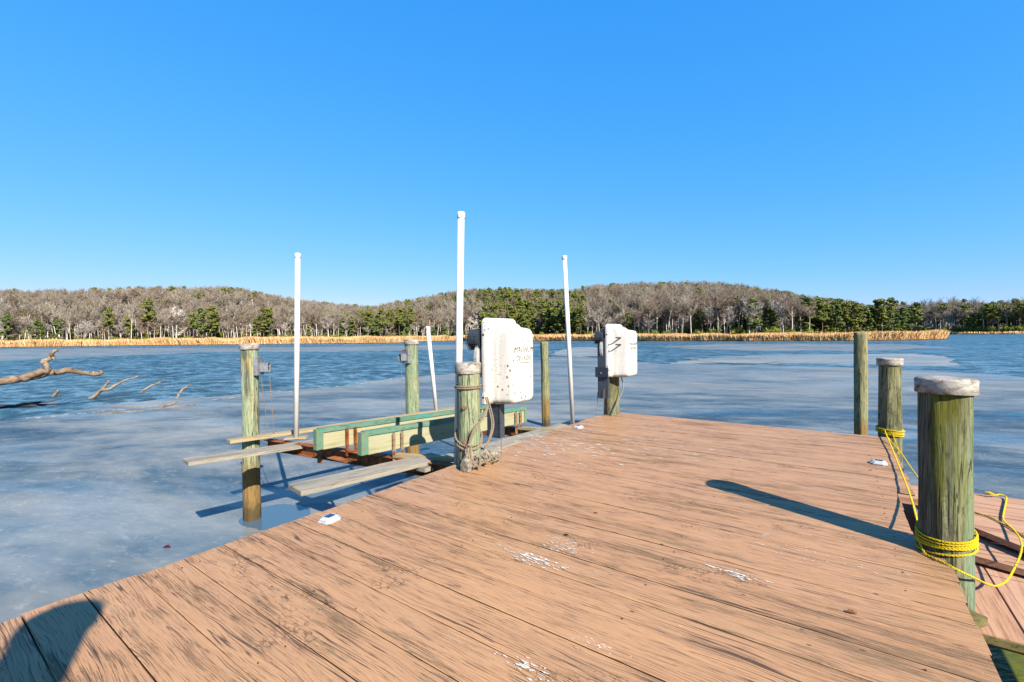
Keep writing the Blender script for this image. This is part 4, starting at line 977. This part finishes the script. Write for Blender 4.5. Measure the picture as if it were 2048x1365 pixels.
# weathered wooden cleat at the foot of the pile
bm = bmesh.new(); S_ = []
for i in range(15):
    t = i/14; y = 3.00+.60*t; hh = (.17*math.sin(min(1., t*2.6+.25)*math.pi/2)*(1-t)**.8+.035)*(1+.18*mn.noise(Vector((t*9, 0, 0)))); x0 = -2.735-.05*t; w_ = .085*(1-.45*t)
    S_.append([bm.verts.new(Vector((x0+dx*w_+.012*mn.noise(Vector((t*8, dx*3, dz*5))), y, .006+dz*hh*(1+.15*mn.noise(Vector((t*11, dx*4, 3))))))) for dx, dz in ((0, 0), (1, 0), (1.05, .35), (.8, .72), (.5, 1.), (.2, .9), (-.05, .5))])
for A, B in zip(S_, S_[1:]):
    for k in range(7): bm.faces.new((A[k], A[(k+1) % 7], B[(k+1) % 7], B[k]))
bm.faces.new(S_[0][::-1]); bm.faces.new(S_[-1])
tag(fin('cleat', bm, simple('bleached_cleat_wood', (.46, .40, .32), .85, .1, 0, .7, 28.)), 'bleached wooden cleat under the brown rope at the dock edge', 'cleat')

# ------------------------------------------------------------------ solar dock lights
M = Mat('solar_panel_blue', .2, .5); M.col((.03, .06, .13)); SOL = M.m; CASE = simple('grey_white_plastic', (.62, .64, .66), .35, .4, 0, .1)
def solar(x, y, rz, label):
    t = thing('solar_dock_light', label, 'dock light', (x, y, .0015), rz, 'solar marker lights on the dock edge')
    bm = bmesh.new(); R = []
    for w1, l1, z in ((.058, .062, 0), (.060, .064, .008), (.050, .054, .020), (.036, .042, .030), (.033, .039, .0315)):
        R.append([bm.verts.new((sx*w1, sy*l1, z)) for sx, sy in ((1, .55), (.6, 1), (-.6, 1), (-1, .55), (-1, -.55), (-.6, -1), (.6, -1), (1, -.55))])
    for A, B in zip(R, R[1:]):
        for k in range(8): bm.faces.new((A[k], A[(k+1) % 8], B[(k+1) % 8], B[k]))
    bm.faces.new(R[-1]); bm.faces.new(R[0][::-1]); fin('housing', bm, CASE, t)
    bm = bmesh.new(); box(bm, -.024, .024, -.028, .028, .0312, .0330, .0006); fin('solar_panel', bm, SOL, t)
    for s in (-1, 1):
        bm = bmesh.new(); box(bm, -.030, .030, -.002, .002, -.004, .004, .001); q = fin('lens', bm, simple('lens', (.35, .38, .36), .15), t); q.location = (0, s*.056, .015); q.rotation_euler = (s*rad(-50), 0, 0)
solar(-2.72, 1.71, rad(10), 'small solar light on the near left dock edge')
solar(-2.74, 5.26, rad(-5), 'small solar light on the dock edge between the motor covers')
solar(.29, 5.28, rad(85), 'small solar light near the right dock edge, left of the yellow rope')

# ------------------------------------------------------------------ steps and lower landing on the right
st = thing('landing_steps', 'pink stained wooden steps and lower landing beside the nearest pile', 'steps')
def tread(name, x0, x1, ya, yb, z, th, mat, n=1, along='x'):
    for k in range(n):
        if along == 'x':
            a = ya+(yb-ya)*k/n+.003; b = ya+(yb-ya)*(k+1)/n-.003; bar_obj(name, (x0, (a+b)/2, z-th/2), (x1, (a+b)/2, z-th/2), b-a, th, mat, st, warp=.002)
        else:
            a = x0+(x1-x0)*k/n+.003; b = x0+(x1-x0)*(k+1)/n-.003
            bm = bmesh.new(); box(bm, a, b, ya, yb, z-th, z, .003); fin(name, bm, mat, st)
for nm, pts_, z in (('upper_tread', [(.50, 5.38), (.50, 4.80), (.745, 4.49), (1.6, 3.41), (2.6, 3.0), (2.6, 5.46)], -.18), ('middle_tread', [(.52, 4.9), (.52, 4.16), (2.6, 3.45), (2.6, 4.9)], -.25)):
    bm = bmesh.new(); slab(bm, pts_, z, .04); o = fin(nm, bm, RAMPX, st)
    bm = bmesh.new()
    for q in range(1, 6): y = 3.6+.30*q; box(bm, .80 if y < 4.5 else .52, 2.6, y, y+.006, z+.0004, z+.0012)
    if z > -.2: fin('board_gap', bm, BLKW, o)
    else: bm.free()
tread('landing_board', .54, 2.6, 3.19, 4.3, -.31, .04, RAMPW, 10, 'y')
bar_obj('edge_beam', (.48, 3.30, -.385), (2.6, 3.30, -.385), .04, .05, BROWNP, st)
bar_obj('edge_beam', (.50, 4.2, -.43), (2.6, 4.2, -.43), .045, .14, BROWNP, st)
for k in range(5):
    x = .543+.206*k; bm = bmesh.new(); box(bm, x, x+.20, 3.176, 3.188, -.351, -.312, .003); fin('cut_end', bm, CUTW, st)
bar_obj('side_rail', (.47, 3.12, -.27), (.57, 3.27, -.27), .09, .045, CUTW, st)
bar_obj('side_post', (.545, 3.25, -.45), (.545, 3.25, -.30), .08, .08, RAMPW, st, up=(1, 0, 0))
bar_obj('cross_block', (.30, 4.425, -.035), (.48, 4.425, -.035), .14, .05, RAMPX, st)
bm = bmesh.new(); box(bm, .345, .357, 3.62, 4.36, -.40, -.05); fin('side_panel', bm, BROWNP, st)
bm = bmesh.new(); box(bm, .20, .54, 3.50, 5.60, -.43, -.39); fin('under_board', bm, BROWNP, st)

# ------------------------------------------------------------------ yellow rope
bm = bmesh.new(); RY = .0058
cx, cy = .467, 3.36
for z, tl, rr in ((.118, (.012, .022), .120), (.099, (.014, .016), .121), (.080, (.016, .010), .120), (.064, (.016, .002), .122), (.034, (.022, .004), .121)):
    rope(bm, ring(cx, cy, z, rr, 60, tl), RY)
for z, rr, tl in ((.060, .121, (-.01, .012)), (.045, .125, (-.008, .01)), (.03, .123, (-.012, .008)), (.018, .128, (-.006, .012)), (.05, .133, (-.012, -.005)), (.005, .124, (-.02, .01))): rope(bm, ring(.485, 6.95, z, rr, 40, tl), RY*1.05)
rope(bm, smooth_path([(.43, 6.82, .05), (.425, 5.45, .028), (.405, 4.25, .045), (.362, 3.42, .10)]), RY)
rope(bm, smooth_path([(.435, 6.82, .03), (.43, 6.4, .04), (.50, 6.0, -.02), (.62, 5.3, -.165), (.78, 4.88, -.17), (.90, 4.74, -.172), (.95, 4.60, -.172), (1.0, 4.43, -.172), (1.05, 4.24, -.172), (1.12, 4.05, -.19)]), RY)
rope(bm, smooth_path([(.500, 6.82, .02), (.52, 6.78, -.06), (.545, 6.75, -.14)]), RY)
rope(bm, smooth_path([(.352, 3.33, .06), (.37, 3.25, .012), (.42, 3.19, .009), (.49, 3.16, -.01), (.575, 3.29, -.085), (.654, 3.504, -.183), (.718, 3.636, -.231), (.784, 3.77, -.237), (.844, 3.912, -.207), (.906, 4.08, -.167), (.938, 4.227, -.143),
                      (.954, 4.423, -.148), (.959, 4.697, -.168), (1.003, 4.914, -.168), (1.09, 5.272, -.168), (1.104, 5.36, -.160), (1.071, 5.36, -.15), (1.044, 5.337, -.155)]), RY)
for k in range(14): tube(bm, [(1.05, 5.34, -.155), (1.0+random.uniform(-.03, .03), 5.33+random.uniform(-.03, .03), -.15+random.uniform(-.01, .02))], .003, 4)
for k in range(12): tube(bm, [(.545, 6.75, -.14), (.55+random.uniform(-.015, .015), 6.74, -.19)], .003, 4)
tag(fin('yellow_rope', bm, YEL), 'bright yellow mooring rope strung between the two capped piles on the right', 'rope')

# ------------------------------------------------------------------ driftwood
def branch(name, label, paths, mat, wob=.25, group=None):
    bm = bmesh.new()
    for pts, r0, r1 in paths:
        q = smooth_path(pts, 7); n = len(q)
        q = [p+Vector([(mn.noise(Vector((i*.16, s*9., r0*99)))*1.0+mn.noise(Vector((i*.5, s*5., r0*40)))*.35)*r0 for s in range(3)]) for i, p in enumerate(q)]
        tube(bm, q, [(r0+(r1-r0)*i/(n-1))*(1+.12*mn.noise(Vector((i*.3, r0*50, 0)))) for i in range(n)], 9, wob=wob)
    return tag(fin(name, bm, mat, smooth=True), label, 'driftwood', group)
branch('driftwood_limb', 'big bleached dead limb with a raised stub reaching over the water at the left', [
    ([(-27.5, .2, -1.6), (-26.3, 1.2, -1.0), (-25.46, 2.62, -.30), (-24.98, 3.34, -.12), (-24.73, 3.64, .06), (-24.58, 3.76, .40), (-24.52, 3.84, .62), (-24.42, 4.0, .90)], .19, .05),
    ([(-25.1, 3.2, -.14), (-24.7, 3.8, -.05), (-24.53, 4.16, .03), (-24.57, 4.74, -.07), (-24.7, 5.2, -.17), (-24.69, 5.42, -.05)], .14, .05), ([(-24.66, 5.05, -.14), (-24.7, 5.35, -.2)], .08, .05)], DRIFT)
branch('sunken_log', 'dark wet log lying low in the water at the left edge', [([(-29.5, .5, -1.36), (-27.6, 2.5, -1.40), (-26.8, 3.4, -1.43), (-26.2, 4.4, -1.52)], .13, .06), ([(-27.1, 3.1, -1.42), (-26.9, 3.8, -1.32), (-26.8, 4.5, -1.26)], .06, .02)], DARKLOG)
branch('forked_branch', 'forked bleached branch sticking out of the water', [([(-28., 5.6, -1.5), (-27.61, 5.97, -1.1), (-27.25, 6.24, -.98), (-27.24, 6.63, -.71), (-27.24, 7.25, -.53)], .09, .03), ([(-27.61, 5.99, -1.07), (-27.36, 6.17, -.66)], .07, .04)], DRIFT)
branch('drift_stick', 'thin bleached stick slanting out of the water right of the forked branch', [([(-28.8, 7.7, -1.5), (-28.6, 8.1, -1.15), (-28.5, 8.5, -.97)], .055, .03)], DRIFT, group='sticks poking out of the water')
branch('drift_stick', 'thin bleached stick nearest the pale green capped pile, at the edge of the ice', [([(-24.5, 7.9, -1.5), (-24.37, 8.07, -1.09), (-24.27, 8.39, -.84)], .055, .025)], DRIFT, group='sticks poking out of the water')
branch('drift_stick', 'tiny stub poking out of the water under the big dead limb', [([(-30.7, 4.85, -1.5), (-30.5, 5.0, -1.15)], .07, .05)], DRIFT, group='sticks poking out of the water')
branch('drift_stick', 'short brown stick frozen into the ice below the other sticks', [([(-21.3, 6.33, -1.46), (-21.1, 6.5, -1.3), (-20.95, 6.75, -1.24)], .06, .03), ([(-21.4, 4.5, -1.43), (-21.2, 5.6, -1.42), (-21.0, 7.4, -1.41)], .02, .02)], DRIFT, group='sticks poking out of the water')
# ------------------------------------------------------------------ dead leaves
def leaf(x, y, z, s, rz, mat, label, st_=.45):
    bm = bmesh.new(); n = 9; top, bot = [], []
    for i in range(n+1):
        t = i/n; w_ = s*st_*math.sin(math.pi*t)**.8*(1+.25*math.sin(t*23)); zc = .35*s*math.sin(math.pi*t)*.5
        top.append(bm.verts.new((s*(t-.5)*2, w_, zc+w_*.5))); bot.append(bm.verts.new((s*(t-.5)*2, -w_, zc+w_*.3)))
    mid = [bm.verts.new((s*(i/n-.5)*2, 0, .35*s*math.sin(math.pi*i/n)*.4)) for i in range(n+1)]
    for i in range(n):
        for a in (top, bot):
            try: bm.faces.new((a[i], a[i+1], mid[i+1], mid[i]))
            except ValueError: pass
    r = bmesh.ops.solidify(bm, geom=bm.faces[:], thickness=.0008)
    o = fin('dead_leaf', bm, mat, smooth=True, loc=(x, y, z)); o.rotation_euler = (.1, 0, rz); return tag(o, label, 'leaf', 'dead leaves')
leaf(.04, 2.40, .004, .022, .2, LEAFM, 'curled orange leaf caught in the board gap at lower right of the dock')
leaf(-1.33, 2.79, .003, .018, .3, LEAFD, 'dark twisted leaf lying in the middle of the dock', .25)
leaf(-1.33, 2.385, .003, .018, .1, LEAFD, 'dark leaf wedged in the long gap beside the white droppings', .3)
leaf(.22, 4.98, .003, .016, .6, LEAFM, 'small orange leaf scrap just behind the near end of the solar light', .5)
leaf(-6.9, 2.08, WZ+.03, .05, .6, LEAFR, 'red leaf frozen on the ice left of the dock', .5)
